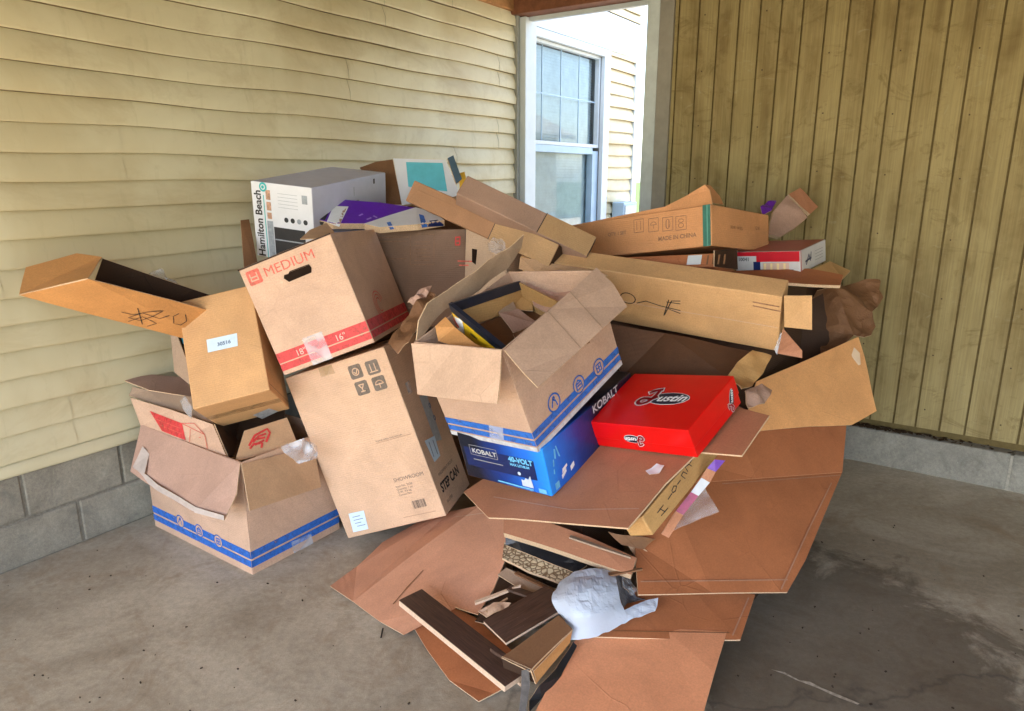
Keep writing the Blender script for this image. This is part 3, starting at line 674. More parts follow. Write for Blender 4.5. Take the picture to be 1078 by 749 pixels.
# small thing between tray and labelled carton
sb = thing('dark_open_box', 'small dark lined open box edge squeezed behind the tan labelled carton', 'cardboard box', Matrix.Translation(at(190, 370, 3.0)), GRP)
poly('side_panel', A((180, 353, 3.04), (187, 353, 3.04), (200, 388, 3.0), (200, 405, 3.0), (184, 392, 3.02)), KR('grey'), .004, .001, 3, sb)
poly('inner_panel', A((184, 355, 3.06), (202, 352, 3.1), (202, 403, 3.04), (188, 392, 3.04)), BLACKFILM, .003, .001, 3, sb)
tag(poly('teal_bag', A((187, 343, 3.0), (194, 335, 3.02), (204, 340, 3.02), (204, 364, 3.0), (193, 362, 3.0)), plain('teal_plastic', (.01, .22, .33), .35, .5, .2, 40), .004, .015, 20, res=.02), 'bright teal plastic scrap behind the tan labelled carton', 'plastic bag')

# ================================================================== MEDIUM and tall carton
b = carton('moving_box', 'pinkish moving box lettered MEDIUM, tilted on top of the tall carton', 'cardboard box', FIT['C'], KR('pink'), GRP, tapemat=CLEAR)
Wd, D, H = b.d
for fc, L in (('front', Wd), ('right', D)):
    decal_mesh(b, fc, [[(.002, .018), (L-.002, .018), (L-.002, .046), (.002, .046)], [(.002, .051), (L-.002, .051), (L-.002, .093), (.002, .093)]], REDP, 'printed_band')
text(b, 'front', 'MEDIUM', .096, H-.068, .054, REDSOFT, bold=0, sx=1.12)
decal_mesh(b, 'front', [[(.022, H-.075), (.027, H-.080), (.076, H-.080), (.081, H-.075), (.081, H-.027), (.076, H-.022), (.027, H-.022), (.022, H-.027)]], REDSOFT, 'printed_emblem')
strokes(b, 'front', [[(.036, H-.036), (.036, H-.064), (.066, H-.064), (.066, H-.036)], [(.036, H-.05), (.066, H-.05)]], .005, KR('flap'), 'printed_emblem', LIFT*2)
hm = bmesh.new()
hole = decal_mesh(b, 'front', [[(.165, H-.098), (.180, H-.118), (.282, H-.116), (.290, H-.098), (.285, H-.082), (.20, H-.080), (.190, H-.088), (.172, H-.086)]], plain('hand_hole_dark', (.02, .012, .008), .95, .05, .2, 30), 'hand_hole', LIFT*2)  # dark decal stands in for the shade inside the hole
hf = poly('hand_hole_tab', [b.M @ Vector(p) for p in ((.20, -.001, H-.082), (.283, -.001, H-.084), (.280, .010, H-.094), (.205, .010, H-.094))], KR('grey'), .002, .0, 3, b.root)
text(b, 'front', '18" x', .085, .056, .036, plain('pale_print', (.78, .5, .42), .6), lift=LIFT*2); text(b, 'front', '16"', .265, .056, .036, bpy.data.materials['pale_print'], lift=LIFT*2)
rect(b, 'front', .135, -.001, .225, .115, CLEAR, 'clear_tape', LIFT*3)
for r_ in (.03, .045, .06): strokes(b, 'right', [ring_pts(.23, .13, r_, r_, 18, 20, 300)], .005, REDSOFT, 'printed_emblem')
strokes(b, 'front', [[(.0, H-.004), (Wd, H-.004)]], .006, KR('dark'), 'rim_gap', LIFT)

b = carton('tall_carton', 'tall tan carton with four grey handling symbols, leaning to the left below the MEDIUM box', 'cardboard box', FIT['D'], KR('pinkD', (.66, .42, .27), wear=.3), GRP)
Wd, D, H = b.d
for k_, (x, y) in enumerate([(374.5, 391.5), (392.5, 386.8), (381.5, 408.5), (399.5, 403.5)]):
    u, v = uvp(b, 'front', x, y); r_ = .030
    decal_mesh(b, 'front', [[(u-r_, v-r_*.8), (u-r_*.8, v-r_), (u+r_*.8, v-r_), (u+r_, v-r_*.8), (u+r_, v+r_*.8), (u+r_*.8, v+r_), (u-r_*.8, v+r_), (u-r_, v+r_*.8)]], GREYP, 'handling_symbol')
    g_ = {0: [ring_pts(u, v, r_*.5, r_*.5, 14), [(u-r_*.3, v), (u, v-r_*.3), (u+r_*.35, v+r_*.3)]],
          1: [[(u-r_*.35, v-r_*.5), (u-r_*.35, v+r_*.5)], [(u+r_*.35, v-r_*.5), (u+r_*.35, v+r_*.5)], [(u-r_*.6, v-r_*.6), (u+r_*.6, v-r_*.6)]],
          2: [[(u-r_*.4, v+r_*.5), (u, v-r_*.1), (u+r_*.4, v+r_*.5), (u-r_*.4, v+r_*.5)], [(u, v), (u, v-r_*.5)], [(u-r_*.3, v-r_*.5), (u+r_*.3, v-r_*.5)]],
          3: [ring_pts(u, v-r_*.1, r_*.6, r_*.5, 12, 0, 180), [(u-r_*.6, v-r_*.1), (u+r_*.6, v-r_*.1)], [(u, v), (u, v-r_*.6)]]}[k_]
    strokes(b, 'front', g_, .0045, KR('pinkD'), 'symbol_drawing', LIFT*2)
pxq(b, 'front', [(367, 541), (383, 537.5), (388, 557), (372, 560.5)], LBL, 'label')
u, v = uvp(b, 'front', 367, 541)
strokes(b, 'front', [[(u+.014, v-.02), (u+.05, v-.02)], [(u+.014, v-.035), (u+.06, v-.035)], [(u+.014, v-.05), (u+.045, v-.05)], [(u+.02, v-.065), (u+.06, v-.065)]], .003, BLUEP if 0 else LBLI, 'label_print', LIFT*2)
text(b, 'front', 'SHOWROOM', 415, 508, .024, GREYP, px=True)
for i, (s_, dy) in enumerate((('Item No. 2038', .018), ('Quantity: 1 pc', .031), ('G.W. 9.6 kg', .044), ('Carton No.', .057))):
    u, v = uvp(b, 'front', 415.5, 510); text(b, 'front', s_, u, v-dy, .0135, GREYP)
u, v = uvp(b, 'front', 436, 536)
rnd = random.Random(3); x = 0; bars = []
while x < .062: w_ = rnd.choice((.0012, .002, .003)); bars.append([(u+x, v), (u+x+w_, v), (u+x+w_, v+.036), (u+x, v+.036)]); x += w_+rnd.choice((.001, .0018, .003))
decal_mesh(b, 'front', bars, GREYP, 'bar_code')
u, v = uvp(b, 'front', 396, 466); text(b, 'front', 'PLEASE OPEN THIS SIDE UP', u, v, .0105, GREYP); strokes(b, 'front', [[(u, v-.004), (u+.17, v-.004)]], .0014, FAINT, 'printed_rule')
strokes(b, 'front', [[uvp(b, 'front', 425, 545), uvp(b, 'front', 459, 538)]], .0015, FAINT, 'printed_rule')
# right face
pxq(b, 'right', [(441, 417), (449, 416), (465, 463), (458, 465)], plain('grubby_label', (.40, .42, .42), .4, .5, .25, 60), 'label')
pxq(b, 'right', [(446.5, 464.5), (457, 459), (463, 480), (457, 487)], LBL, 'label', LIFT*2)
L_ = []
for x, y in ((452, 427), (457, 440)): L_.append(ring_pts(*uvp(b, 'right', x, y), .009, .009, 10))
strokes(b, 'right', L_, .006, LBLI, 'label_print', LIFT*2)
strokes(b, 'right', [[uvp(b, 'right', 451, 466), uvp(b, 'right', 456, 481)], [uvp(b, 'right', 455, 464), uvp(b, 'right', 460, 478)]], .006, LBLI, 'label_print', LIFT*3)
pxq(b, 'right', [(426, 404), (430, 401), (434, 413), (430, 416)], CLEAR, 'label', LIFT*2)
text(b, 'right', 'STEP CAN', 466, 519, .058, BLK, px=True, bold=.002, sx=.88)
text(b, 'right', 'FINGERPRINT-PROOF', 462, 502, .019, GREYP, px=True)
text(b, 'right', '50 LITRE', 471, 530, .019, GREYP, px=True)
pxq(b, 'front', [(335, 388), (349, 384), (353, 393), (338, 397)], TAPEB, 'packing_tape')

# ================================================================== CENTRE
b = carton('printed_blue_carton', 'blue and black printed carton under the striped open carton, beside the red shoe box', 'cardboard box', FIT['F'], KR('tan'), GRP, tape=False)
def blue_grad():
    m, t, bs = nodes('blue_black_carton_print'); Wd, D, H = b.d
    c = t.nodes.new('ShaderNodeTexCoord'); s = t.nodes.new('ShaderNodeSeparateXYZ'); t.links.new(c.outputs['Object'], s.inputs[0])
    def mth(op, a, bb):
        n = t.nodes.new('ShaderNodeMath'); n.operation = op
        for i, v in enumerate((a, bb)):
            if hasattr(v, 'links'): t.links.new(v, n.inputs[i])
            elif v is not None: n.inputs[i].default_value = v
        return n.outputs[0]
    e = mth('SUBTRACT', Wd, s.outputs[0]); d = mth('ADD', e, s.outputs[1])
    nn = noise_n(t, worldcoord(t), 9, 3, .5); d = mth('ADD', d, mth('MULTIPLY', mth('SUBTRACT', nn, .5), .10))
    col = ramp(t, d, [(0, (.02, .27, .85)), (.07, (.012, .15, .68)), (.20, (.007, .04, .24)), (.33, (.006, .009, .02))])
    t.links.new(col, bs.inputs['Base Color']); bs.inputs['Roughness'].default_value = .32; bs.inputs['Specular IOR Level'].default_value = .5
    bump(t, bs, noise_n(t, worldcoord(t), 14, 4, .6), .4, .006); return m
BG = blue_grad(); b.body.data.materials[0] = BG
Wd, D, H = b.d
NAVY = plain('navy_print', (.008, .02, .10), .35, .5, .2, 20); SKYP = plain('light_blue_print', (.16, .50, .80), .4, .5, .2, 50)
rect(b, 'front', .02, .055, Wd-.05, .135, NAVY, 'printed_band'); 
text(b, 'front', 'KOBALT', .062, .118, .026, plain('dull_white_print', (.42, .42, .42), .5), bold=.0008, sx=1.2, lift=LIFT*3)
strokes(b, 'front', [[(.052, .108), (.182, .108), (.182, .148), (.052, .148), (.052, .108)]], .0025, plain('dim_print', (.25, .25, .26), .5), 'printed_frame', LIFT*2)
strokes(b, 'front', [[(.06, .088), (.20, .088)]], .004, bpy.data.materials['dim_print'], 'printed_rule', LIFT*2)
text(b, 'front', '40-VOLT', .236, .115, .028, SKYP, bold=.0014, sx=1.0, lift=LIFT*3); text(b, 'front', 'MAX LITHIUM', .238, .098, .014, SKYP, bold=.0006, lift=LIFT*3)
decal_mesh(b, 'front', [[(.275, .02), (.325, .02), (.320, .070), (.308, .052), (.296, .056), (.288, .045), (.275, .047)], ring_pts(.272, .070, .007, .007, 10)[:-1]], plain('tool_picture', (.55, .62, .72), .4), 'printed_picture', LIFT*3)
strokes(b, 'front', [[(.16, .015), (.32, .012), (Wd-.09, .008)]], .006, SKYP, 'printed_rule', LIFT*3)
rect(b, 'front', Wd-.052, .008, Wd-.018, .026, SKYP, 'printed_patch', LIFT*3)
text(b, 'right', 'KOBALT', 624, 436, .044, plain('print_white', (.6, .6, .62), .5), bold=.0005, sx=1.1, lift=LIFT*2, px=True)
rect(b, 'right', .025, .012, .050, .038, SKYP, 'printed_patch', LIFT*2)
decal_mesh(b, 'right', [[(.07, .03), (.10, .045), (.10, .058), (.07, .046)], [(.075, .05), (.11, .062), (.11, .072), (.08, .066)], [(.125, .03), (.15, .04), (.15, .058), (.125, .05)]], WHT, 'printed_patch', LIFT*2)
decal_mesh(b, 'right', [[(.035, .10), (.042, .10), (.046, .125), (.04, .125)], [(.05, .125), (.058, .12), (.064, .155), (.055, .16)], [(.075, .12), (.083, .115), (.072, .165), (.066, .165)], [(.03, .075), (.037, .07), (.04, .09), (.034, .09)]], SKYP, 'printed_patch', LIFT*2)

def atE(x, y, d): return at(x, y, d*.925)
def AE(*l): return [atE(*p) for p in l]
b = open_carton('striped_open_carton', 'open kraft carton with blue stripes in the middle of the heap, flaps thrown open', 'cardboard box', FIT['E'], KR('buff'), GRP)
Wd, D, H = b.d
for fc, L in (('front', Wd), ('right', D)):
    decal_mesh(b, fc, [[(0, .022), (L, .022), (L, .045), (0, .045)], [(0, .052), (L, .052), (L, .078), (0, .078)]], BLUEP, 'printed_band')
    rect(b, fc, 0, -.001, L, .017, plain('worn_white_tape', (.55, .55, .57), .4, .5, .3, 40), 'packing_tape', LIFT*1.5)
icons(b, 'right', [(583, 424), (609, 405), (630, 387)], .032, BLUEP, .006)
pxq(b, 'front', [(515, 447), (530, 450), (531, 464), (516, 461)], CLEAR, 'clear_tape', LIFT*3)
er = poly('flap', AE((531, 368.5, 2.352), (579, 327, 2.54), (627.5, 283, 2.738), (646, 300, 2.69), (660, 323, 2.64), (612, 367, 2.44), (566, 409, 2.27), (550, 392, 2.31)), KR('buff'), .004, .005, 4, b.root)
stick_lines(er, er, None, [[(577, 329), (611, 367)], [(600, 308), (634, 346)]], KR('grey'), .003, 'score_line')
poly('flap', AE((434, 362, 2.67), (481, 365, 2.52), (528, 369, 2.355), (527, 398, 2.31), (524.7, 425.7, 2.28), (480, 421, 2.44), (440, 415.5, 2.60)), KR('flap'), .004, .003, 4, b.root)
poly('flap', AE((436, 362, 2.68), (440, 338, 2.69), (451, 320, 2.72), (500, 286, 2.86), (530, 264, 2.94), (552, 247.5, 3.0), (549, 261, 3.01), (533, 282, 3.02), (503, 306, 2.92), (470, 326, 2.80), (452, 345, 2.74)), KR('grey'), .005, .008, 7, b.root)
nf = poly('flap', AE((555, 300, 3.0), (566, 289, 3.04), (590, 284, 3.0), (603, 291, 2.95), (604, 305, 2.86), (597, 322, 2.8), (578, 332, 2.82), (562, 322, 2.9)), KR('mauve'), .004, .012, 9, b.root)
mk_ = [atE(574, 298, 2.93)]
PB = [atE(566, 289, 3.0), atE(603, 291, 2.93), atE(578, 332, 2.78)]; nB = (PB[1]-PB[0]).cross(PB[2]-PB[0]).normalized()
if nB.dot(EYE-PB[0]) < 0: nB = -nB
stick_lines(b.root, nf, nB, [[(576, 297), (580, 291), (585, 294), (583, 300), (578, 300), (576, 297)], [(588, 300), (589, 291), (595, 291)], [(588, 296), (594, 296)], [(597, 301), (597, 292)]], LBLI, .005, 'marker_writing', .016)
# loose things inside
tr = thing('tray_carton', 'shallow black rimmed carton with a yellow side lying inside the striped open carton', 'cardboard box', Matrix.Translation(atE(520, 350, 2.6)))
ta, tb_, tc, td = atE(472, 320, 2.70), atE(534, 371, 2.46), atE(612, 330, 2.68), atE(545, 296, 2.96)
dnv = -Vector(FIT['E']['R'][0]+[]) if 0 else Vector((.301, .205, -.931))*.12
NVY = plain('navy_carton_rim', (.012, .016, .03), .35, .5, .2, 40)
YEL = plain('yellow_carton_print', (.80, .50, .015), .4, .5, .15, 30)
OUT = (tb_-ta).cross(dnv).normalized()
def wallq(p, q, h, th, mat, name, par):
    d = (q-p).normalized(); n = d.cross(h).normalized()*th
    Mi = MATS[par.name].inverted(); P = [p, q, q+h, p+h, p+n, q+n, q+h+n, p+h+n]
    return mk(name, [Mi @ v for v in P], [(0, 1, 2, 3), (7, 6, 5, 4), (0, 4, 5, 1), (1, 5, 6, 2), (2, 6, 7, 3), (3, 7, 4, 0)], mat, par)
wallq(ta, tb_, dnv*.28, .016, NVY, 'rim', tr); wallq(td, ta, dnv*.3, .014, NVY, 'rim', tr)
yw = wallq(ta+dnv*.29, tb_+dnv*.29, dnv*.71, .006, YEL, 'side_panel', tr); wallq(td+dnv*.3, ta+dnv*.3, dnv*.6, .006, KR('gold'), 'side_panel', tr)
wallq(tc, td, dnv, .006, KR('gold'), 'side_panel', tr); wallq(tb_, tc, dnv, .006, KR('brown'), 'side_panel', tr)
poly('bottom_panel', [ta+dnv*.95, tb_+dnv*.95, tc+dnv*.95, td+dnv*.95], KR('brown'), .004, .003, 4, tr)
PT = [ta, tb_, tb_+dnv]; nT = (PT[1]-PT[0]).cross(PT[2]-PT[0]).normalized()
if nT.dot(EYE-PT[0]) < 0: nT = -nT
stick(tr, yw, nT, [(476, 331), (487, 338), (490, 352), (480, 345)], WHT, 'printed_patch', .012)
stick_lines(tr, yw, nT, [[(478, 335), (484, 345)]], REDP, .012, 'printed_patch', .014)
stick_lines(tr, yw, nT, [[(496, 351), (503, 357)], [(500, 349), (509, 356)]], NVY, .008, 'printed_patch', .013)
poly('yellow_flap', AE((459, 345, 2.68), (470, 335, 2.70), (480, 346, 2.66), (500, 362, 2.56), (512, 368, 2.5), (480, 366, 2.6), (462, 360, 2.66)), KR('orange'), .004, .003, 4, tr)
for i, (P, key, lab) in enumerate(((((525, 330, 2.84), (545, 326, 2.9), (568, 340, 2.82), (540, 352, 2.76)), 'mauve', 'small mauve cardboard square inside the black rimmed tray'),
                            (((535, 307, 3.0), (560, 302, 3.02), (561, 328, 2.93), (534, 326, 2.93)), 'gold', 'upright tan cardboard divider behind the black rimmed tray'),
                            (((540, 352, 2.74), (575, 338, 2.78), (585, 352, 2.70), (548, 368, 2.62)), 'brown', 'brown cardboard piece at the near corner inside the black rimmed tray'),
                            (((520, 318, 2.93), (538, 312, 2.97), (545, 330, 2.9), (526, 335, 2.88)), 'grey', 'greyish torn cardboard piece at the back inside the black rimmed tray'))):
    tag(poly('cardboard_piece', AE(*P), KR(key), .004, .006, 9, seed=i, res=.03), lab, 'cardboard', 'cardboard pieces in the tray')
# torn bits at the left of the striped carton
tag(poly('torn_strip', A((408, 360, 2.78), (420, 345, 2.8), (440, 318, 2.84), (452, 306, 2.88), (458, 309, 2.87), (446, 326, 2.82), (440, 345, 2.76), (432, 362, 2.74), (418, 372, 2.74)), KR('brown'), .004, .012, 18, res=.02), 'crumpled brown cardboard strip between the MEDIUM box and the striped open carton', 'cardboard')
tag(poly('torn_strip', A((429, 318, 2.86), (443, 305, 2.9), (455, 303, 2.9), (452, 311, 2.88), (440, 322, 2.84)), KR('mauve'), .003, .018, 30, res=.012), 'tiny torn paper curl above the crumpled strip beside the MEDIUM box', 'cardboard')

# ---- sheet under the blue and the red boxes
RP = [Vector((.140, 2.229, .525)), Vector((.324, 2.465, .620)), Vector((.612, 2.160, .698))]
nR = (RP[1]-RP[0]).cross(RP[2]-RP[0]).normalized()
if nR.z < 0: nR = -nR
def onR(*pts): return [onp(x, y, RP[0], nR) for x, y in pts]
rs = poly('flattened_carton', onR((488, 518), (514, 545), (540, 546), (600, 551), (661, 556), (677, 537), (700, 509), (735, 476), (781, 480), (810, 438), (783, 431), (740, 408), (668, 425), (560, 470)), KR('brick'), .006, .0015, 3)
tag(rs, 'wide flattened brown carton that the red shoe box lies on', 'cardboard')

stick_lines(rs, rs, None, [[(520, 524), (600, 537.5), (673, 536.5)]], KR('mauve'), .004, 'score_line')
tag(poly('tape_scrap', [p+nR*.004 for p in onR((680, 497), (692, 490), (700, 492), (694, 499), (684, 501))], plain('shiny_tape', (.7, .72, .76), .2, .6), .001, .003, 30, res=.01), 'small shiny scrap of tape on the flattened carton in front of the red shoe box', 'tape')
# H-O-SC carton under that sheet
tl = onR((677, 538.5))[0]-nR*.012; tr_ = onR((748, 455))[0]-nR*.012
d0 = (tl-EYE).dot(FV); bl = at(687.5, 564, d0+.0); ex = (tr_-tl)
hc = qcarton('marked_carton', 'tan flat carton marked H-O-SC in black marker, below the red shoe box', 'cardboard box', bl, bl+ex, tl, .10, KR('gold'), GRP, tape=False)
strokes(hc, 'right' if 0 else 'front', [
    [uvp(hc, 'front', 692, 540), uvp(hc, 'front', 698, 532)], [uvp(hc, 'front', 696, 543), uvp(hc, 'front', 703, 535)], [uvp(hc, 'front', 694.5, 536), uvp(hc, 'front', 700, 539)],
    [uvp(hc, 'front', 703, 526), uvp(hc, 'front', 707, 520)],
    [uvp(hc, 'front', *p) for p in ((707, 517), (709, 512), (712, 512), (711, 517), (708, 519), (707, 517))],
    [uvp(hc, 'front', 713, 510), uvp(hc, 'front', 716, 506)],
    [uvp(hc, 'front', *p) for p in ((721, 504), (717, 501), (719, 497), (723, 499))],
    [uvp(hc, 'front', *p) for p in ((724, 497), (721, 492), (725, 489), (728, 491))], [uvp(hc, 'front', *p) for p in ((726, 488), (729, 483))]], .0035, BLK)
pp = thing('printed_pouch', 'thin magenta, white and purple printed packet sticking out beside the carton marked in marker', 'packet', Matrix.Translation(at(730, 520, 2.3)))
MG, PU = plain('magenta_print', (.32, .02, .08), .35, .5, .3, 40), plain('purple_print', (.13, .02, .30), .3, .5, .3, 40)
segs = [((696, 562), (711, 538), (719, 542), (704, 566), KR('brick')), ((711, 538), (727, 518), (735, 522), (719, 542), MG), ((727, 518), (738, 503), (747, 508), (735, 522), plain('white_packet', (.5, .5, .52), .4)), ((738, 503), (744, 493), (753, 497), (747, 508), KR('brick')), ((744, 493), (752, 484), (763, 485), (753, 497), PU)]
for s_ in segs: poly('printed_section', [at(x, y, 2.33-.003*i+.02) for i, (x, y) in enumerate(s_[:4])], s_[4], .012, .001, 3, pp)
tag(poly('clear_bag', A((742, 514, 2.40), (757, 539, 2.36), (731, 549, 2.36), (708, 560, 2.37), (715, 545, 2.39), (730, 526, 2.40)), FILM, .001, .010, 18, res=.02), 'crumpled clear bag hanging below the printed packet', 'plastic bag')

# ---- red shoe box
RED = plain('glossy_red_card', (.66, .004, .004), .30, .5, .05, 20)
b = carton('shoe_box', 'bright red shoe box lettered Justin on its lid and sides', 'shoe box', FIT['G'], RED, tape=False, bev=.003)
Wd, D, H = b.d
b.body.name = 'lower_box'
bm = bmesh.new(); t_ = .003
bx(bm, (-t_, -t_, H-.070), (Wd+t_, D+t_, H+t_), None, .003, 2); lid = bmo('lid', bm, RED, b.root); b.lid = lid
DKRED = plain('dark_red_print', (.45, .004, .012), .35, .5, .05, 20)
def logo(fc, cu, cv, s, rot, lift):
    M0 = b.f[fc]; b.f['tmp'] = M0 @ Matrix.Translation((cu, cv, 0)) @ Matrix.Rotation(R(rot), 4, 'Z') @ Matrix.Diagonal((s, s, 1, 1))
    ellipse(b, 'tmp', .12, 0, .66, .30, WHT, 'emblem_border', lift); ellipse(b, 'tmp', .12, 0, .635, .275, plain('dark_navy_emblem', (.012, .012, .03), .4), 'emblem', lift+LIFT*.5)
    J = [[(-.30, .44), (-.47, .40), (-.60, .30)], [(-.34, .42), (-.36, .10), (-.46, -.20), (-.66, -.30), (-.80, -.18), (-.74, -.02), (-.58, .0), (-.42, -.04), (-.28, .06)]]
    def sm(L):
        for _ in range(2):
            o = [L[0]]
            for p, q in zip(L[:-1], L[1:]): o += [(p[0]*.75+q[0]*.25, p[1]*.75+q[1]*.25), (p[0]*.25+q[0]*.75, p[1]*.25+q[1]*.75)]
            L = o+[L[-1]]
        return L
    J = [sm(L) for L in J]
    strokes(b, 'tmp', J, .20, WHT, 'emblem_letter', lift+LIFT); strokes(b, 'tmp', J, .11, DKRED, 'emblem_letter', lift+LIFT*1.5)
    text(b, 'tmp', 'ustin', -.24, -.13, .46, WHT, shear=.38, bold=.012, sx=1.02, lift=lift+LIFT*1.2)
u, v = uvp(b, 'top', 700, 421); logo('top', u, v, .128, 4, .0042)
u, v = uvp(b, 'front', 669, 462); logo('front', u-.005, v, .056, 180, .0042)
u, v = uvp(b, 'right', 769, 421); logo('right', u, v, .050, 62, .0042)

# ================================================================== UPPER RIGHT
b = carton('long_flat_carton', 'long flat tan carton with an O and F drawn in marker', 'cardboard box', FIT['H'], KR('goldH', (.60, .345, .155), wear=.35), GRP, tape=False)
def L(*p): return [uvp(b, 'front', *q) for q in p]
cu, cv = uvp(b, 'front', 661, 314)
strokes(b, 'front', [ring_pts(cu, cv, .034, .028, 20), L((671, 319), (680, 317), (695, 322), (716, 327)), L((716, 317), (707, 317), (703, 325), (700, 331)), L((702, 318), (716, 320)), L((703, 325), (716, 330)), L((704, 316), (699, 332))], .0045, BLK)
strokes(b, 'front', [L((793, 318), (820, 323)), L((793, 322), (822, 328))], .006, FAINT, 'faded_print')
strokes(b, 'front', [L((600, 305), (680, 322), (760, 335), (818, 345))], .003, KR('flap'), 'score_line')
poly('end_flap', A((825.5, 311, 2.65), (855, 311, 2.62), (855, 347, 2.66), (826, 344, 2.72)), KR('goldH'), .004, .003, 4, b.root)
poly('end_flap', A((817, 372, 2.83), (824, 346, 2.78), (836, 360, 2.82), (844, 369, 2.8), (844, 377, 2.8)), KR('brick'), .004, .003, 4, b.root)
poly('tape_end', A((815, 368, 2.80), (822, 350, 2.76), (823, 352, 2.76), (818, 374, 2.81)), CLEAR, .001, .004, 20, b.root, res=.02)
tag(poly('torn_corner', A((548, 272, 3.1), (575, 276, 3.08), (618, 284, 3.0), (640, 292, 2.95), (606, 296, 2.96), (566, 288, 3.05), (546, 283, 3.12)), KR('tan'), .004, .006, 9, res=.03), 'torn tan carton edge at the left end of the long marked carton', 'cardboard')

b = carton('symbol_carton', 'orange brown carton printed with four handling symbols and closed with a green tape edge', 'cardboard box', FIT['I'], KR('orangeI', (.60, .28, .12), wear=.35), GRP)
Wd, D, H = b.d
L_ = []
for i, (x, y) in enumerate(((672.5, 238), (688, 237), (703, 236), (717, 235))):
    u, v = uvp(b, 'front', x, y); r_ = .026
    L_.append([(u-r_, v-r_*1.15), (u+r_, v-r_*1.15), (u+r_, v+r_*1.15), (u-r_, v+r_*1.15), (u-r_, v-r_*1.15)])
    if i == 0: L_ += [[(u-r_*.4, v-r_*.7), (u-r_*.4, v+r_*.8)], [(u+r_*.4, v-r_*.7), (u+r_*.4, v+r_*.8)]]
    if i == 1: L_ += [ring_pts(u, v, r_*.6, r_*.5, 10, 0, 180), [(u-r_*.6, v), (u+r_*.6, v)], [(u, v), (u, v-r_*.6)]]
    if i == 2: L_ += [ring_pts(u, v, r_*.45, r_*.8, 12), [(u-r_*.2, v-r_*.6), (u-r_*.2, v+r_*.6)], [(u+r_*.2, v-r_*.6), (u+r_*.2, v+r_*.6)]]
    if i == 3: L_ += [ring_pts(u, v+r_*.4, r_*.5, r_*.3, 10), ring_pts(u, v-r_*.4, r_*.5, r_*.4, 10)]
strokes(b, 'front', L_, .0028, FAINT, 'handling_symbols')
text(b, 'front', 'MADE IN CHINA', 693, 254, .026, FAINT, px=True, bold=.0006)
text(b, 'front', 'QTY: 1 SET', 640, 249, .022, FAINT, px=True, bold=.0006)
text(b, 'right', 'N.W. 14 KG', 769, 241, .022, KR('brown'), px=True); text(b, 'right', 'G.W.', 795, 242, .022, KR('brown'), px=True)
GREEN = plain('green_tape', (.035, .16, .12), .4, .5, .3, 30)
rect(b, 'front', Wd-.040, .0, Wd-.003, H-.0, GREEN, 'green_tape', LIFT*2); rect(b, 'front', Wd-.021, .0, Wd-.015, H, plain('tape_highlight', (.10, .30, .24), .3), 'green_tape', LIFT*3)
poly('raised_flap', A((600, 238, 3.53), (640, 230, 3.40), (700, 218, 3.18), (720, 208, 3.12), (742, 194.5, 3.04), (747, 200, 3.03), (750, 214, 3.01), (749, 218, 3.01), (690, 226, 3.22), (640, 236, 3.40)), KR('orangeI'), .004, .003, 4, b.root)
poly('raised_flap', A((742, 194.5, 3.05), (748, 196, 3.10), (757, 207, 3.18), (761, 216, 3.2), (750, 214, 3.02)), KR('orangeI'), .004, .002, 4, b.root)

tb = qcarton('thin_carton', 'thin brown carton with a small white label lying under the carton with handling symbols', 'cardboard box', at(655, 284, 3.28), at(752, 281, 3.0), at(654, 271, 3.30), .30, KR('rust'), GRP, tape=False)
rect(tb, 'front', 0.32, .012, .385, tb.d[2]-.006, plain('white_label', (.62, .64, .66), .5), 'label')
for k_ in range(4): rect(tb, 'front', .41+.025*k_, .01, .418+.025*k_, tb.d[2]-.008, KR('brown'), 'faded_print')
tag(poly('dark_end_flap', A((751, 264, 3.0), (775, 262, 3.16), (776, 284, 3.17), (751, 281, 3.0)), KR('dark'), .004, .002, 4), 'black shaded open end between the thin carton and the red and white shoe box', 'cardboard')  # near-black sheet stands for the shade in this open end

b = carton('shoe_box', 'red and white shoe box with a small picture on its side', 'shoe box', FIT['K'], plain('white_card', (.55, .53, .52), .45, .4, .08, 20), tape=False, bev=.003)
Wd, D, H = b.d
RED2 = plain('red_card', (.50, .008, .02), .35, .5, .1, 20)
rect(b, 'front', .10, .055, Wd-.003, H-.001, RED2, 'printed_band'); rect(b, 'front', .003, H-.02, .10, H-.001, RED2, 'printed_band')
rect(b, 'front', .085, .004, .118, .056, NAVY, 'printed_patch'); rect(b, 'front', .118, .004, Wd-.03, .02, plain('brown_photo', (.12, .06, .04), .4), 'printed_picture', LIFT*2)
rect(b, 'front', .13, .02, .25, .050, plain('skin_photo', (.62, .42, .32), .4), 'printed_picture', LIFT*2)
decal_mesh(b, 'front', [[(.135+.03*k_, .02), (.145+.03*k_, .02), (.145+.03*k_, .048), (.135+.03*k_, .048)] for k_ in range(4)], plain('picture_streak', (.8, .6, .3), .4), 'printed_picture', LIFT*3)
text(b, 'front', '10041', .012, .060, .022, plain('grey_text', (.16, .16, .17), .4), bold=.001)
rect(b, 'right', 0, 0, .008, H, RED2, 'printed_band'); rect(b, 'top', .003, .003, Wd-.003, D-.003, plain('red_lid_print', (.36, .06, .05), .35, .5, .1, 20), 'printed_lid')
strokes(b, 'right', [[(.07, .03), (.10, .07), (.12, .04), (.13, .075)], [(.06, .045), (.13, .05)]], .008, NAVY, 'printed_emblem')
for k_ in range(4): strokes(b, 'right', [[(.18, .03+.014*k_), (.28, .03+.014*k_)]], .002, bpy.data.materials['grey_text'], 'printed_rule')

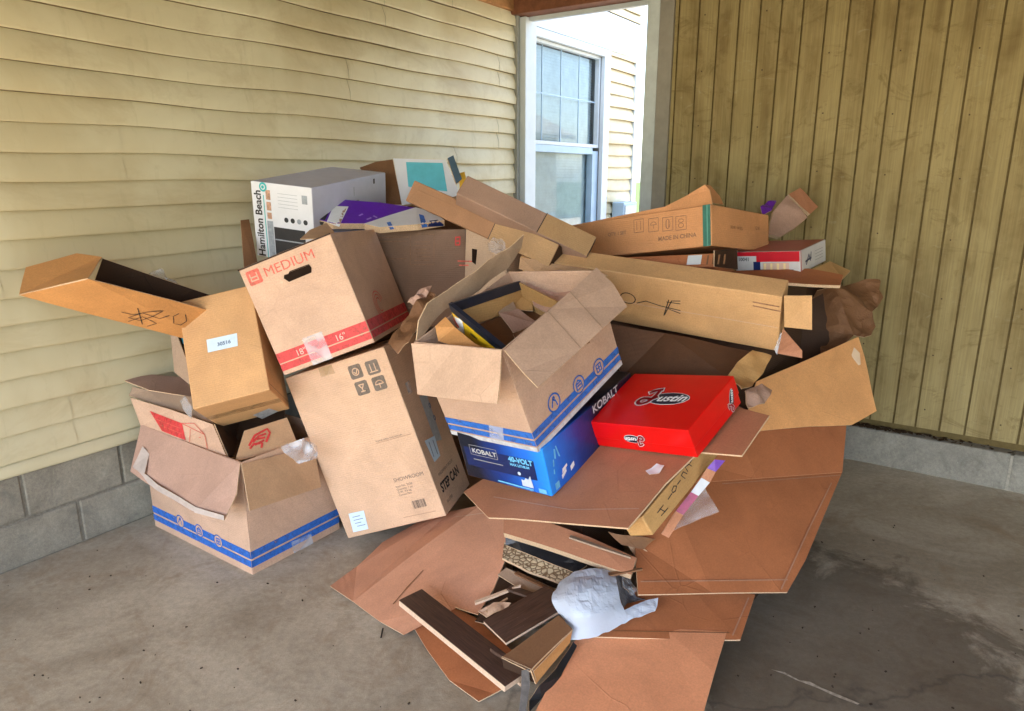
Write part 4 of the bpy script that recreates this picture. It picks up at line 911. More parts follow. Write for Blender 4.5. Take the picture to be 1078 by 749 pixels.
ls = poly('flattened_carton', A((604, 279, 3.42), (700, 281, 3.30), (774, 288, 3.16), (851, 286, 3.16), (874, 290, 3.14), (887, 293, 3.12), (884, 304, 3.02), (830, 301, 3.0), (780, 296, 3.02), (700, 291, 3.08), (620, 283, 3.25)), KR('rust'), .012, .004, 4)
tag(ls, 'flat brown carton with an open end, under the red and white shoe box', 'cardboard')
poly('open_end_flap', A((850, 287, 3.15), (873.5, 275.5, 3.25), (895, 286, 3.24), (887, 294, 3.12), (866, 291, 3.13)), KR('gold'), .004, .003, 5, ls)
for i, (P, key, lab) in enumerate((
    (((806, 250, 3.62), (812, 225, 3.68), (827, 208, 3.75), (848, 231, 3.72), (834, 243, 3.66), (818, 252, 3.62)), 'mauve', 'brown carton corner with a shiny torn patch, against the plywood wall'),
    (((828, 207, 3.78), (840, 200, 3.82), (859, 220, 3.80), (850, 228, 3.76)), 'brick', 'small brown cardboard flap, the topmost piece leaning on the plywood wall'))):
    tag(poly('carton_piece', A(*P), KR(key), .02, .006, 12, seed=i, res=.03), lab, 'cardboard', 'cardboard pieces against the plywood wall')
tag(poly('purple_scrap', A((800, 219, 3.7), (808, 213, 3.75), (818, 211, 3.76), (812, 222, 3.70), (803, 226, 3.68)), PU, .004, .008, 20, res=.02), 'small purple printed scrap left of the brown carton corner by the plywood wall', 'cardboard')

# ---- large dark collapsed carton on the right
dc = thing('collapsed_carton', 'large collapsed brown carton, dark inside, its crumpled end against the plywood wall', 'cardboard box', Matrix.Translation(at(850, 360, 3.4)), GRP)
poly('crumpled_end', A((862, 303, 3.34), (876, 300, 3.42), (890, 299, 3.52), (908, 296, 3.55), (925, 297, 3.56), (926, 305, 3.5), (931, 312, 3.5), (925, 322, 3.46), (917, 330, 3.42), (921, 345, 3.42), (917, 353, 3.38), (908, 357, 3.36), (900, 352, 3.34), (885, 366, 3.32), (868, 374, 3.34), (850, 350, 3.5), (852, 320, 3.5)), KR('brown'), .005, .022, 6, dc, res=.016, ridge=.016)
poly('inner_panel', A((640, 292, 3.5), (760, 296, 3.45), (870, 300, 3.50), (892, 330, 3.48), (885, 366, 3.40), (850, 385, 3.36), (796, 404, 3.34), (640, 400, 3.30)), KR('dark'), .006, .012, 4, dc)  # near-black sheet closes the gap, its darkness painted as colour
poly('side_flap', A((796, 402, 3.02), (850, 379, 3.14), (903, 355, 3.28), (909, 376, 3.26), (922.5, 433, 3.16), (896, 448, 3.08), (850, 450, 3.0), (780, 456, 2.90)), KR('tanN', (.70, .34, .13), wear=.35), .005, .006, 4, dc)
ell = poly('paper_patch', A((899, 366, 3.245), (905, 372, 3.24), (906, 384, 3.225), (900, 386, 3.225), (896, 375, 3.235)), plain('torn_paper', (.62, .45, .3), .8), .001, .002, 20, dc, res=.02)
sp_ = poly('cardboard_sheet', A((632, 340, 2.96), (700, 352, 2.93), (800, 372, 2.86), (776, 404, 2.66), (700, 402, 2.76), (655, 396, 2.88)), KR('dim', (.10, .045, .022)), .005, .006, 4)  # panel colour darkened for the shade under the long flat carton
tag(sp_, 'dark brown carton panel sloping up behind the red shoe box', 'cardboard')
tag(poly('creased_flap', A((767, 396, 2.62), (778, 380, 2.70), (792, 369, 2.78), (811, 376, 2.80), (800, 396, 2.72), (790, 408, 2.62), (778, 412, 2.56)), KR('gold'), .004, .012, 14, res=.02), 'creased tan flap standing up at the back right corner of the red shoe box', 'cardboard')
tag(poly('curled_flap', A((782, 414, 2.60), (800, 406, 2.70), (812, 412, 2.72), (806, 424, 2.62), (786, 431, 2.54)), KR('mauve'), .004, .012, 14, res=.02), 'small curled brown flap right of the red shoe box', 'cardboard')

# ---- big flattened carton, right
def px(L_, mat, **k): return poly('flattened_carton', AZ(*L_), mat, **k)
o1 = px(((672, 626, .22), (750, 624.5, .20), (829, 623.5, .18), (848, 590, .225), (886.5, 497.5, .36), (796, 504, .40), (700, 511, .42), (668, 570, .30)), KR('rust'), thick=.007, amp=.003, fr=2.2)
tag(o1, 'largest flattened brown carton, fanned out over the floor at the right of the heap', 'cardboard')
poly('upper_panel', AZ((700, 511, .421), (796, 504, .401), (886.5, 497.5, .361), (893, 420, .58), (840, 422, .61), (770, 434, .62), (700, 480, .5)), KR('rust'), .007, .003, 2.2, o1)
stick_lines(o1, o1, None, [[(674, 613), (829, 611)]], KR('flapL', (.44, .22, .13)), .005, 'score_line'); stick_lines(o1, o1, None, [[(822, 621), (850, 560), (875, 509)]], KR('flapL'), .005, 'score_line')
stick_lines(o1, o1, None, [[(760, 510), (884, 501)]], KR('flapL'), .004, 'score_line')
o2 = px(((625, 670, .115), (700, 672.5, .105), (779.5, 673.5, .10), (795, 626, .14), (720, 612, .17), (660, 618, .16)), KR('rust'), thick=.006, amp=.004, fr=3)
tag(o2, 'middle flattened brown carton, just right of the white foam wrap', 'cardboard')
stick_lines(o2, o2, None, [[(771, 670), (788, 630)]], KR('flapL'), .005, 'score_line'); stick_lines(o2, o2, None, [[(645, 665), (768, 667)]], KR('brown'), .003, 'score_line')
o3 = px(((614, 664, .105), (700, 664, .105), (765, 667, .10), (752, 710, .07), (738, 760, .03), (715, 840, .01), (520, 840, .01), (558, 760, .03), (590, 700, .075)), KR('brickQ', (.68, .28, .135), wear=.45), thick=.006, amp=.004, fr=3)
tag(o3, 'lowest orange brown flattened carton, cut by the bottom edge of the picture', 'cardboard')

# ================================================================== FRONT LEFT
o4 = px(((348, 618, .012), (376, 597, .016), (403, 572, .03), (440, 552, .08), (473, 540, .15), (505, 532, .24), (533, 529.5, .28), (536, 550, .24), (532, 590, .18), (520, 620, .13), (503, 647, .085), (480, 640, .085), (452, 618, .09), (443, 625, .075), (436, 645, .03), (425, 669.5, .010), (400, 655, .010), (372, 634, .011)), KR('brickV', (.58, .28, .165), wear=.5), thick=.005, amp=.006, fr=3.5)
tag(o4, 'flattened brown carton bent up at its right side, lying in front of the tall carton', 'cardboard')
stick_lines(o4, o4, None, [[(480, 545), (531, 538)]], KR('flap'), .004, 'score_line'); stick_lines(o4, o4, None, [[(414, 637), (430, 618), (446, 601)]], KR('brown'), .004, 'score_line')
o5 = px(((432, 655, .02), (450, 685, .012), (473, 716, .010), (504, 739, .010), (520, 731, .012), (540, 720, .02), (545, 690, .05), (500, 650, .06), (455, 630, .05)), KR('rust'), thick=.005, amp=.003, fr=3)
tag(o5, 'reddish cardboard sheet on the floor under the longer dark plank', 'cardboard')
def board(name, label, cat, tl_, tr_, bl_, th, mat, group=None, mats=None):
    ex = (tr_-tl_); ey = (bl_-tl_); W_ = ex.length; ex.normalize(); ey = ey-ex*ey.dot(ex); Hh = ey.length; ey.normalize(); n = ex.cross(ey)
    if n.z > 0: n = -n
    M = Matrix(((ex.x, ey.x, n.x, tl_.x), (ex.y, ey.y, n.y, tl_.y), (ex.z, ey.z, n.z, tl_.z), (0, 0, 0, 1)))
    o = thing(name, label, cat, M, group)
    bm = bmesh.new(); bx(bm, (0, 0, 0), (W_, Hh, .0028), None, .0008, 1); bmo('dark_surface', bm, mats[0], o)
    bm = bmesh.new(); bx(bm, (.0008, .0008, .0030), (W_-.0008, Hh-.0008, th), None, .001, 1); bmo('core', bm, mats[1], o)
    return o
def wood():
    m, t, b_ = nodes('dark_wood_grain'); v = coords(t, 'Object', (2, 26, 2))
    c = mix(t, ramp(t, noise_n(t, v, 5, 6, .7, .6), [(.35, 0), (.68, 1)]), (.045, .022, .014), (.115, .058, .036))
    sp = ramp(t, noise_n(t, worldcoord(t), 70, 3, .7), [(.70, 0), (.75, .7)]); c = mix(t, sp, c, (.30, .24, .2))
    t.links.new(c, b_.inputs['Base Color']); b_.inputs['Roughness'].default_value = .42
    bump(t, b_, noise_n(t, v, 9, 5, .6), .4, .002); return m
WOOD = wood(); CORE = plain('pale_fibre_core', (.66, .47, .33), .85, .2, .2, 120)
board('wood_plank', 'longer dark brown plank with a pale cut edge at the front left of the heap', 'plank', atz(444, 620, .150), atz(556, 706, .095), atz(425, 636, .150), .024, None, 'dark planks', (WOOD, CORE))
board('wood_plank', 'shorter dark brown plank pointing to the white foam wrap', 'plank', atz(508.5, 653.5, .165), atz(575, 616, .20), atz(525.4, 681, .155), .012, None, 'dark planks', (WOOD, CORE))
# split battens at the plank end
for i, (a_, c_, th) in enumerate((((523, 700, .09), (549, 722, .055), .012), ((528, 694, .10), (553, 712, .075), .008))):
    p, q = atz(*a_), atz(*c_); d = (q-p).normalized(); s_ = d.cross(Vector((0, 0, 1))).normalized()*th/2; u_ = Vector((0, 0, th))
    tag(mk('wood_splinter', [p-s_, q-s_, q+s_, p+s_, p-s_+u_, q-s_+u_, q+s_+u_, p+s_+u_], [(3, 2, 1, 0), (4, 5, 6, 7), (0, 1, 5, 4), (1, 2, 6, 5), (2, 3, 7, 6), (3, 0, 4, 7)], CORE), ('thicker pale split batten at the end of the longer dark plank', 'thinner pale split batten above the thicker one at the plank end')[i], 'batten', 'pale battens')
# small carton with orange side
sc_ = thing('small_open_carton', 'small brown carton with an orange side, between the dark planks and the bottom edge', 'cardboard box', Matrix.Translation(atz(570, 690, .12)), GRP)
P_ = dict(a=atz(528, 692, .145), b=atz(588, 648, .19), c=atz(603, 663, .175), d=atz(560, 707, .13))
poly('top_panel', [P_['a'], P_['d'], P_['c'], P_['b']], KR('brown'), .004, .004, 5, sc_)
poly('side_panel', [P_['d'], atz(565, 721, .085), atz(600, 677, .12), P_['c']], KR('orange'), .004, .003, 5, sc_)
poly('end_panel', [P_['a'], atz(530, 704, .10), atz(565, 721, .082), P_['d']], KR('dark'), .004, .003, 5, sc_)
tag(poly('dark_strip', AZ((549, 706, .12), (557, 704, .13), (558, 722, .08), (553, 752, .02), (546, 752, .02), (549, 722, .08)), plain('dirty_grey_strip', (.10, .085, .075), .7, .3, .4, 40), .004, .004, 12, res=.02), 'narrow dirty grey strip standing on end at the bottom edge of the picture', 'strip')
tag(poly('dark_strip', AZ((566, 722, .08), (585, 704, .09), (603, 676, .12), (607, 680, .11), (590, 712, .07), (570, 735, .04), (556, 750, .015), (556, 738, .03)), BLACKFILM, .004, .006, 12, res=.02), 'black plastic strip between the small orange sided carton and the lowest flattened carton', 'strip')
# strips under the heap
def qz(name, label, cat, P, mat, thick=.02, group=None, **k):
    return tag(poly(name, AZ(*P), mat, thick, **k), label, cat, group)
qz('long_narrow_carton', 'narrow brown carton poking out below the flattened carton that carries the red shoe box', 'cardboard box', ((531, 545, .33), (564, 550, .33), (620, 570, .30), (670, 592, .265), (664, 610, .235), (600, 588, .26), (531, 566, .29)), KR('brick'), .03, amp=.003)
qz('torn_flap', 'torn brown flap at the right end of the narrow carton', 'cardboard', ((660, 574, .29), (676, 578, .28), (691, 588, .26), (684, 599, .24), (672, 590, .25)), KR('tan'), .003, amp=.012, fr=20, res=.02)
qz('torn_flap', 'second torn flap under the left end of the carton marked in marker', 'cardboard', ((640, 560, .35), (672, 566, .34), (690, 568, .33), (678, 578, .29), (655, 574, .31)), KR('brown'), .003, amp=.008, fr=14, res=.02)
qz('black_bag', 'black plastic sheet edge above the patterned foam strip', 'plastic', ((533, 562, .26), (560, 570, .25), (618, 596, .22), (606, 604, .2), (570, 590, .21), (533, 575, .22)), BLACKFILM, .01, amp=.006, fr=14)
def foam_pat():
    m, t, b_ = nodes('embossed_pattern'); wv = worldcoord(t)
    v = t.nodes.new('ShaderNodeTexVoronoi'); v.feature = 'DISTANCE_TO_EDGE'; v.inputs['Scale'].default_value = 52; t.links.new(wv, v.inputs['Vector'])
    f = ramp(t, v.outputs['Distance'], [(.05, 1), (.16, 0)]); c = mix(t, f, (.56, .44, .28), (.17, .10, .05)); t.links.new(c, b_.inputs['Base Color'])
    b_.inputs['Roughness'].default_value = .8; bump(t, b_, v.outputs['Distance'], .9, .006); return m
qz('moulded_strip', 'beige strip with an embossed pattern left of the white foam wrap', 'strip', ((531, 573, .215), (560, 582, .205), (604, 600, .19), (598, 608, .175), (588, 615, .165), (555, 603, .175), (529, 590, .19)), foam_pat(), .012, amp=.004, fr=10, res=.02)
qz('cardboard_strip', 'greyish brown board below the patterned strip', 'cardboard', ((524, 606, .16), (533, 599, .17), (584, 622, .155), (590, 632, .14), (574, 638, .13)), KR('grey'), .004, amp=.003)
qz('cardboard_strip', 'dark brown board beside the bent flattened carton, left of the greyish board', 'cardboard', ((500, 655, .10), (515, 635, .12), (530, 598, .15), (575, 636, .12), (560, 650, .10), (520, 660, .10)), KR('dark'), .004, amp=.003)
qz('paper_curl', 'pale torn paper curl between the two dark planks', 'paper', ((503, 642, .14), (520, 634, .15), (538, 636, .15), (532, 641, .14), (512, 650, .13)), KR('flap'), .003, amp=.010, fr=25, res=.015)

# ---- white foam wrap
def grid(name, rows, mat, parent=None, sub=4, thick=.002, label=None, cat=None):
    n, m = len(rows), len(rows[0])
    def cr(p, t):
        k = min(int(t), len(p)-2); f = t-k
        p0, p1, p2, p3 = p[max(k-1, 0)], p[k], p[k+1], p[min(k+2, len(p)-1)]
        return .5*((2*p1)+(p2-p0)*f+(2*p0-5*p1+4*p2-p3)*f*f+(3*p1-p0-3*p2+p3)*f**3)
    V = []
    NI, NJ = (n-1)*sub, (m-1)*sub
    for i in range(NI+1):
        for j in range(NJ+1):
            V.append(cr([cr(r, j/sub) for r in rows], i/sub))
    V = [v+Vector((0, 0, .003*noise.noise(v*22)-.009*abs(noise.noise(v*17+Vector((3, 1, 2))))-.005*abs(noise.noise(v*41)))) for v in V]
    F = [(i*(NJ+1)+j, i*(NJ+1)+j+1, (i+1)*(NJ+1)+j+1, (i+1)*(NJ+1)+j) for i in range(NI) for j in range(NJ)]
    Mi = MATS[parent.name].inverted() if parent else Matrix.Identity(4)
    o = mk(name, [Mi @ v for v in V], F, mat, parent, smooth=False)
    s = o.modifiers.new('thickness', 'SOLIDIFY'); s.thickness = thick; return o
def foam_mat():
    m, t, b = nodes('thin_foam'); b.inputs['Base Color'].default_value = (.72, .77, .85, 1); b.inputs['Roughness'].default_value = .55
    tr = t.nodes.new('ShaderNodeBsdfTranslucent'); tr.inputs[0].default_value = (.6, .7, .85, 1); mx = t.nodes.new('ShaderNodeMixShader'); mx.inputs[0].default_value = .35
    o = t.nodes['Material Output']; t.links.new(b.outputs[0], mx.inputs[1]); t.links.new(tr.outputs[0], mx.inputs[2]); t.links.new(mx.outputs[0], o.inputs[0])
    bump(t, b, noise_n(t, worldcoord(t), 90, 3, .6), .3, .002); return m
FOAM = foam_mat() or plain('white_foam_sheet', (.58, .66, .78), .6, .4, .06, 18, .003)
fw = thing('foam_wrap', 'curled pale bluish white foam wrap at the front of the heap', 'foam wrap', Matrix.Translation(atz(630, 650, .16)))
grid('curled_sheet', [AZ((590, 612, .22), (603, 603, .25), (618, 599, .265), (634, 598.5, .265), (647, 602, .25)),
                      AZ((581, 629, .215), (597, 624, .25), (615, 621, .262), (633, 619, .258), (650, 618, .24)),
                      AZ((587, 643, .19), (602, 646, .215), (619, 645, .222), (636, 641, .215), (653, 632, .205)),
                      AZ((597, 656, .155), (608, 661, .165), (624, 659, .172), (641, 652, .175), (658, 644, .175)),
                      AZ((598, 673, .12), (611, 673, .128), (628, 669, .135), (645, 661, .14), (661, 653, .145))], FOAM, fw, sub=8)
grid('curled_tail', [AZ((657, 642, .176), (668, 637, .17), (681, 632, .17), (693, 628.5, .18)), AZ((659, 648, .16), (670, 644, .158), (682, 640, .162), (692, 636, .17)), AZ((660, 653.5, .146), (670, 650, .148), (681, 646, .155), (690, 642, .162))], FOAM, fw)
grid('inner_fold', [AZ((647, 603, .25), (656, 608, .20), (664, 616, .17)), AZ((650, 618, .22), (660, 622, .17), (670, 627, .16)), AZ((656, 638, .18), (664, 634, .15), (680, 631, .155))], plain('grubby_foam', (.16, .16, .17), .7, .3, .5, 60, .006), fw)  # inner fold in a darker grey than the outer sheet
tag(poly('film_scrap', AZ((652, 606, .22), (662, 610, .20), (672, 620, .19), (664, 626, .19), (655, 620, .2)), FILM, .001, .012, 30, res=.01), 'crumpled clear film scrap in the mouth of the white foam wrap', 'plastic')

# ================================================================== UPPER LEFT / BACK
WB = plain('white_glossy_carton', (.70, .70, .74), .35, .5, .04, 20)
b = carton('appliance_carton', 'white appliance carton lettered Hamilton Beach with small pictures, standing against the siding', 'cardboard box', FIT['Y'], plain('lavender_grey_card', (.60, .60, .72), .45, .4, .06, 12), GRP, tape=False)  # white carton; the shade on its right side is in the lavender grey
Wd, D, H = b.d
rect(b, 'front', .001, .001, Wd-.001, H-.001, WB, 'printed_face')
TEAL = plain('teal_print', (.04, .42, .42), .4); PHO = plain('photo_print', (.52, .30, .20), .35, .5, .6, 60); DK = plain('appliance_picture', (.03, .03, .035), .3, .5, .2, 20); GY = plain('grey_strip', (.33, .36, .40), .35, .5, .3, 50)
text(b, 'front', 'Hamilton Beach', .052, .002, .055, BLK, rot=90, bold=.0016, lift=LIFT*2, sx=.9)
u, v = uvp(b, 'front', 277, 197); ellipse(b, 'front', u, v, .022, .022, TEAL, 'printed_emblem', LIFT*2); ellipse(b, 'front', u, v, .013, .013, WB, 'printed_emblem', LIFT*3); ellipse(b, 'front', u, v, .008, .008, TEAL, 'printed_emblem', LIFT*4)
rect(b, 'front', .066, 0, .071, H-.06, TEAL, 'printed_rule', LIFT*2)
for q, (v0, v1) in enumerate(((.28, .325), (.23, .27), (.19, .22))): rect(b, 'front', .082, v0, .108, v1, PHO, 'printed_picture', LIFT*2)
rect(b, 'front', .078, 0, .112, .18, GY, 'printed_picture', LIFT*2)
rect(b, 'front', .115, 0, Wd-.05, .155, DK, 'printed_picture', LIFT*2); strokes(b, 'front', [[(.12, .095), (Wd-.055, .095)]], .006, GY, 'printed_rule', LIFT*3)
for q in range(4): ellipse(b, 'front', .19+.036*q, .195, .012, .012, (DK, DK, GY, DK)[q], 'printed_icon', LIFT*2)
for q in range(5): strokes(b, 'front', [[(.15, .315-.016*q), (.26, .315-.016*q)]], .0016, GY, 'printed_rule', LIFT*2)
rect(b, 'front', .285, .28, .315, .32, GY, 'printed_patch', LIFT*2)
strokes(b, 'right', [[(.34, .28), (.34, .32)], [(.25, .25), (.38, .25)]], .005, GY, 'printed_rule'); rect(b, 'right', .52, .315, .535, .34, BLK, 'printed_patch')
tag(poly('carton_edge', A((253, 235, 3.42), (262, 234, 3.45), (275, 300, 3.3), (258, 300, 3.28)), KR('brown'), .02, .003, 6), 'dark brown carton edge behind the left side of the white appliance carton', 'cardboard')
tag(poly('brown_flap', A((316, 252, 3.0), (326, 243, 3.1), (344, 236, 3.2), (352, 246, 3.1), (340, 252, 3.0)), KR('tan'), .004, .004, 6), 'small tan flap between the appliance carton and the top of the MEDIUM box', 'cardboard')
pb = thing('purple_carton', 'flat purple carton with a white panel lying behind the MEDIUM box', 'cardboard box', Matrix.Translation(at(390, 230, 3.4)), GRP)
pt = poly('top_panel', A((344, 214.5, 3.50), (367, 217, 3.48), (400, 219, 3.5), (438, 224.5, 3.52), (410, 233, 3.42), (384, 241.5, 3.34), (351, 241.5, 3.30), (331, 236, 3.32)), plain('purple_card', (.11, .012, .42), .35, .5, .12, 30), .03, .003, 5, pb)
PP = A((344, 214.5, 3.50), (438, 224.5, 3.52), (351, 241.5, 3.30)); nP = (PP[1]-PP[0]).cross(PP[2]-PP[0]).normalized()
if nP.dot(EYE-PP[0]) < 0: nP = -nP
stick(pb, pt, nP, [(344, 215), (350, 215.5), (340, 237), (332, 236)], BLK, 'dark_end', .010)
stick(pb, pt, nP, [(351, 217.5), (367, 218), (357, 239), (344, 234)], WHT, 'white_panel', .011)
stick(pb, pt, nP, [(357, 232), (361, 222), (365, 219), (358, 237)], PHO, 'printed_picture', .012)
stick_lines(pb, pt, nP, [[(378, 228), (382, 226)], [(386, 232), (391, 230)], [(383, 236), (388, 235)], [(393, 228), (397, 230)]], plain('lilac_print', (.45, .3, .75), .3), .010, 'printed_marks', .012)
tag(poly('lavender_sheet', A((368, 217, 3.52), (400, 215, 3.6), (428, 218, 3.6), (440, 223, 3.56), (400, 219.5, 3.53)), plain('lavender_paper', (.5, .42, .55), .5), .003, .002, 5), 'thin lavender strip of paper along the back of the purple carton', 'paper')
wb = thing('white_blue_carton', 'white and blue printed carton edge in front of the purple carton', 'cardboard box', Matrix.Translation(at(430, 235, 3.3)), GRP)
wt_ = poly('top_panel', A((384, 242, 3.30), (410, 233, 3.38), (438, 224.5, 3.46), (460, 231, 3.42), (468, 238, 3.36), (440, 243, 3.28), (400, 246, 3.26)), WB, .03, .002, 5, wb)
WP = A((384, 242, 3.30), (438, 224.5, 3.46), (468, 238, 3.36)); nW = (WP[1]-WP[0]).cross(WP[2]-WP[0]).normalized()
if nW.dot(EYE-WP[0]) < 0: nW = -nW
stick(wb, wt_, nW, [(441, 226), (446, 227.5), (450, 239), (444, 240)], BLUEP, 'blue_band', .009); stick(wb, wt_, nW, [(452, 233), (461, 232), (469, 238), (450, 239)], NAVY, 'navy_patch', .009)
stick(wb, wt_, nW, [(407, 235), (411, 234), (415, 241), (411, 242)], BLUEP, 'blue_band', .009)
tb2 = thing('teal_white_carton', 'teal and white printed carton at the very top of the heap below the siding', 'cardboard box', Matrix.Translation(at(440, 190, 3.9)), GRP)
ts_ = poly('printed_side', A((415, 169, 3.90), (470, 170.5, 3.86), (485, 208, 3.80), (424, 218, 3.82)), WB, .02, .002, 5, tb2)
TP = A((415, 169, 3.90), (470, 170.5, 3.86), (424, 218, 3.82)); nTP = (TP[1]-TP[0]).cross(TP[2]-TP[0]).normalized()
if nTP.dot(EYE-TP[0]) < 0: nTP = -nTP
stick(tb2, ts_, nTP, [(427.5, 171), (466, 172), (471, 202), (430, 197)], plain('teal_blue_print', (.12, .48, .58), .4, .5, .1, 20), 'teal_panel', .008)
poly('side_flap', A((379, 177, 4.0), (396, 171, 3.98), (414, 168.5, 3.92), (418, 190, 3.88), (424, 216, 3.83), (406, 216, 3.88), (404, 190, 3.93)), KR('brown'), .005, .004, 5, tb2)
poly('narrow_end', A((471, 168, 3.86), (477, 165, 3.88), (486, 190, 3.82), (480, 195, 3.80)), plain('slate_print', (.10, .16, .22), .4), .01, .002, 5, tb2)
poly('yellow_end', A((483, 184, 3.84), (489, 182, 3.86), (492, 196, 3.8), (484, 200, 3.79)), plain('amber_print', (.75, .42, .04), .5), .008, .002, 5, tb2)
for key, lab in (('J1', 'narrow long brown carton, the left one of two slanting across the heap top'), ('J2', 'narrow long greyish brown carton slanting in front of the far window')):
    b = carton('narrow_carton', lab, 'cardboard box', FIT[key], KR('tanJ' if key == 'J1' else 'greyJ', (.36, .185, .095) if key == 'J1' else (.34, .21, .15), flute='x'), 'narrow long cartons', tape=False)
    Wd, D, H = b.d; c_ = .60*Wd if key == 'J1' else .62*Wd
    rect(b, 'front', c_, .001, Wd-.002, H-.001, KR('tan2', (.42, .25, .12)), 'lighter_end', LIFT*.8)
    strokes(b, 'front', [[(c_, 0), (c_, H)]], .004, BLK, 'dark_joint')
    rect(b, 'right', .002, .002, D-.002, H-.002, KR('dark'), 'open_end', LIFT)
# moving cartons behind
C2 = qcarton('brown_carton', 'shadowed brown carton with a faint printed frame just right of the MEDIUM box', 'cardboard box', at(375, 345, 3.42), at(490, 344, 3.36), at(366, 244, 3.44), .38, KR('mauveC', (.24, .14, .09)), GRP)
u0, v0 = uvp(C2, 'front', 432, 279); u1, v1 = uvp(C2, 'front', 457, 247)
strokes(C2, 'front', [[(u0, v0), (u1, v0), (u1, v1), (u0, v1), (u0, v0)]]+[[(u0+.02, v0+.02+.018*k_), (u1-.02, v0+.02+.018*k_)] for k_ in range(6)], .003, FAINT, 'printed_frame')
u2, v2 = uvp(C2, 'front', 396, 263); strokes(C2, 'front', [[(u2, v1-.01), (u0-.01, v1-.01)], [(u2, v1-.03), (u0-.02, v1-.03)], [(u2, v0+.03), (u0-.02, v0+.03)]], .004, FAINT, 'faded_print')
C3 = qcarton('hand_hole_carton', 'tan carton with a hand hole and red marks, right of the shadowed carton', 'cardboard box', at(488, 335, 3.28), at(532, 335, 3.16), at(474, 242, 3.32), .28, KR('tanC', (.48, .33, .22)), GRP)
pxq(C3, 'front', [(497, 262), (502.5, 263), (501, 279), (497, 276)], bpy.data.materials['hand_hole_dark'], 'hand_hole')  # opening drawn as a decal, its inner shade in the colour
u, v = uvp(C3, 'front', 482, 254); strokes(C3, 'front', [[(u-.012, v+.018), (u+.012, v+.018), (u+.012, v-.018), (u-.012, v-.018), (u-.012, v+.018)], [(u-.012, v), (u+.012, v)]], .006, REDP, 'printed_emblem')
u, v = uvp(C3, 'front', 484, 275); strokes(C3, 'front', [[(u-.01, v), (u+.07, v-.005)], [(u, v-.02), (u+.05, v-.022)]], .006, REDSOFT, 'printed_band')
tag(poly('shiny_bag', A((512, 256, 2.98), (520, 250, 3.0), (532, 256, 2.98), (533, 266, 2.94), (524, 270, 2.92), (516, 265, 2.94)), FILM, .002, .016, 30, res=.012), 'shiny scrap of clear plastic catching light beside the raised flap of the striped carton', 'plastic')
# buried cartons that carry the heap; near-black ones paint the shade of its gaps
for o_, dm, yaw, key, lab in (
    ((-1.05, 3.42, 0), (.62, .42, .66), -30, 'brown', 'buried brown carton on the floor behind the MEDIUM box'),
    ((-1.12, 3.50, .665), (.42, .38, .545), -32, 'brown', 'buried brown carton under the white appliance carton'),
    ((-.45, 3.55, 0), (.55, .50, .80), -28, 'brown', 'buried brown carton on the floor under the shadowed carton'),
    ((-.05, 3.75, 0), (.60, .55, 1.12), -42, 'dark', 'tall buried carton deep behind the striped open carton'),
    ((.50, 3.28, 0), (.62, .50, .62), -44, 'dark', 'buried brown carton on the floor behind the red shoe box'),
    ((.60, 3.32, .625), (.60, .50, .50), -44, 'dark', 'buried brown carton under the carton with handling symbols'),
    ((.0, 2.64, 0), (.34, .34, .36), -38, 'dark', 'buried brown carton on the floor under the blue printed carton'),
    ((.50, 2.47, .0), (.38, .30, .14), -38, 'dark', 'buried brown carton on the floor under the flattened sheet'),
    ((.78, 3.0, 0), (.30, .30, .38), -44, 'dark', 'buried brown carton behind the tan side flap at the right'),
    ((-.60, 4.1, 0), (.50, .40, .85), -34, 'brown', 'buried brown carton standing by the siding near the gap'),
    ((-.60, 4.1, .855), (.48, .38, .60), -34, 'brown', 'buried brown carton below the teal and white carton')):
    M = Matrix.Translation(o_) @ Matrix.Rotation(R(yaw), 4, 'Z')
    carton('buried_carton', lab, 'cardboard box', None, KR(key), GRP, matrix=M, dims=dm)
# debris on the slab
rnd = random.Random(21); bm = bmesh.new()
for i in range(140):
    p = atz(rnd.uniform(-40, 1120), 500+249*rnd.random()**.8, .0015)
    r_ = rnd.uniform(.0012, .0045)
    bx(bm, (-r_, -r_*.6, -.001), (r_, r_*.6, r_*.5), Matrix.Translation(p) @ Matrix.Rotation(rnd.uniform(0, 6), 4, 'Z') @ Matrix.Rotation(rnd.uniform(-.4, .4), 4, 'Y'))
tag(bmo('grit', bm, plain('dark_grit', (.07, .05, .035), .9, .1, .5, 90)), kind='stuff')
p = atz(403, 662, .006); q = atz(401, 672, .004)
tag(mk('twig', [p+Vector((-.003, 0, 0)), p+Vector((.003, 0, 0)), q+Vector((.003, 0, 0)), q+Vector((-.003, 0, 0)), p+Vector((0, 0, .005)), q+Vector((0, 0, .005))], [(0, 1, 2, 3), (0, 4, 5, 3), (1, 2, 5, 4), (0, 1, 4), (3, 5, 2)], BLK), 'tiny dark twig on the concrete left of the bent flattened carton', 'twig')

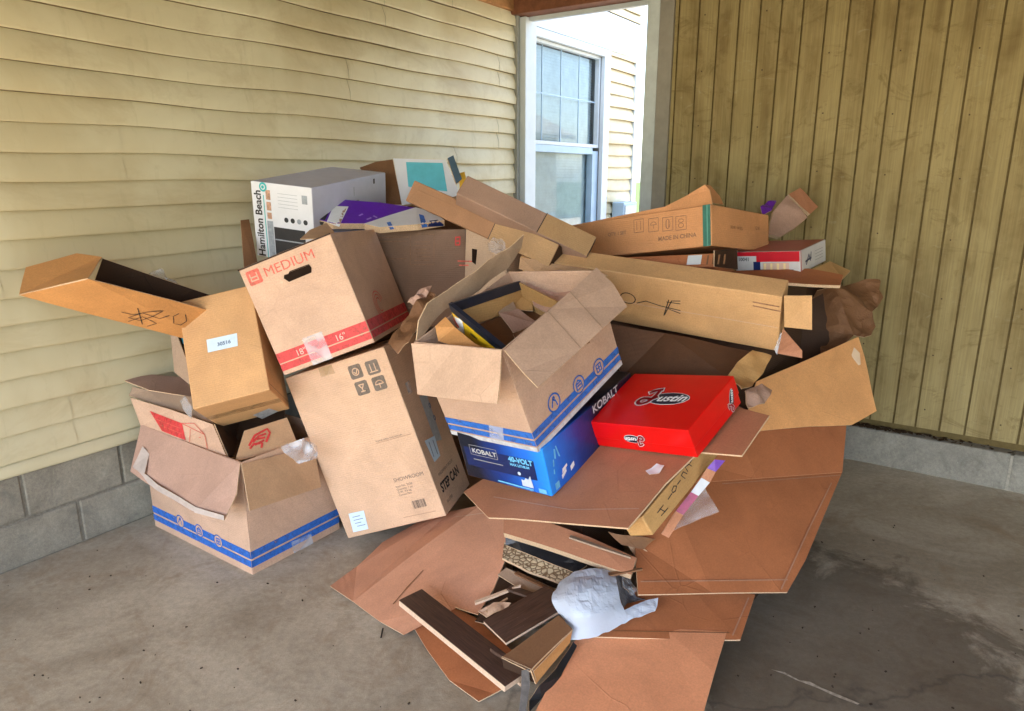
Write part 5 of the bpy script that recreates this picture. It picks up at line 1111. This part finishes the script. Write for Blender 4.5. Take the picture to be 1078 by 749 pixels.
pts = [(812, 705), (826, 708), (841, 716), (853, 718), (864, 724), (884, 732), (905, 741), (903, 742), (880, 733.5), (862, 725), (850, 720.5), (838, 716), (826, 710)]
tag(mk('floor_scratch', [atz(x, y, .003) for x, y in pts], [tuple(range(len(pts)))], plain('pale_scratch', (.50, .44, .35), .9, .1, .5, 60)), kind='structure')
def splinter(x0, y0, z0, x1, y1, z1, wd, th, mat, label, name='wood_splinter', cat='splinter'):
    p, q = atz(x0, y0, z0), atz(x1, y1, z1); d = (q-p).normalized(); s_ = d.cross(Vector((0, 0, 1))).normalized()*wd/2; u_ = Vector((0, 0, th))
    k = 5; V = []; F = []
    for i in range(k+1):
        c = p+(q-p)*i/k+s_*.25*noise.noise((x0+i*1.7, y0, 2)); t_ = 1-.55*(i/k)**2
        V += [c-s_*t_, c+s_*t_, c+s_*t_*.9+u_, c-s_*t_*.9+u_]
    for i in range(k):
        a = 4*i
        for r in range(4): F.append((a+r, a+(r+1) % 4, a+4+(r+1) % 4, a+4+r))
    F += [(3, 2, 1, 0), (4*k, 4*k+1, 4*k+2, 4*k+3)]
    tag(mk(name, V, F, mat), label, cat)
splinter(500, 636, .12, 548, 618, .17, .018, .008, CORE, 'thin pale splinter above the shorter dark plank')
splinter(512, 646, .13, 534, 631, .15, .012, .006, KR('tan'), 'short tan sliver touching the torn paper curl')
splinter(536, 620, .16, 596, 640, .17, .035, .008, WOOD, 'dark wood offcut running under the white foam wrap')
splinter(543, 604, .17, 592, 628, .165, .020, .006, KR('brown'), 'brown sliver along the edge of the patterned strip')
splinter(600, 566, .335, 664, 588, .30, .020, .006, KR('grey'), 'greyish strip lying on the narrow brown carton')
splinter(640, 606, .25, 676, 600, .27, .022, .006, KR('brown'), 'brown scrap between the foam wrap and the largest flattened carton')
splinter(518, 684, .13, 540, 700, .11, .020, .010, WOOD, 'dark chip at the lower end of the longer dark plank')
splinter(537, 702, .11, 566, 712, .10, .010, .006, CORE, 'pale chip on the dark end of the small open carton')
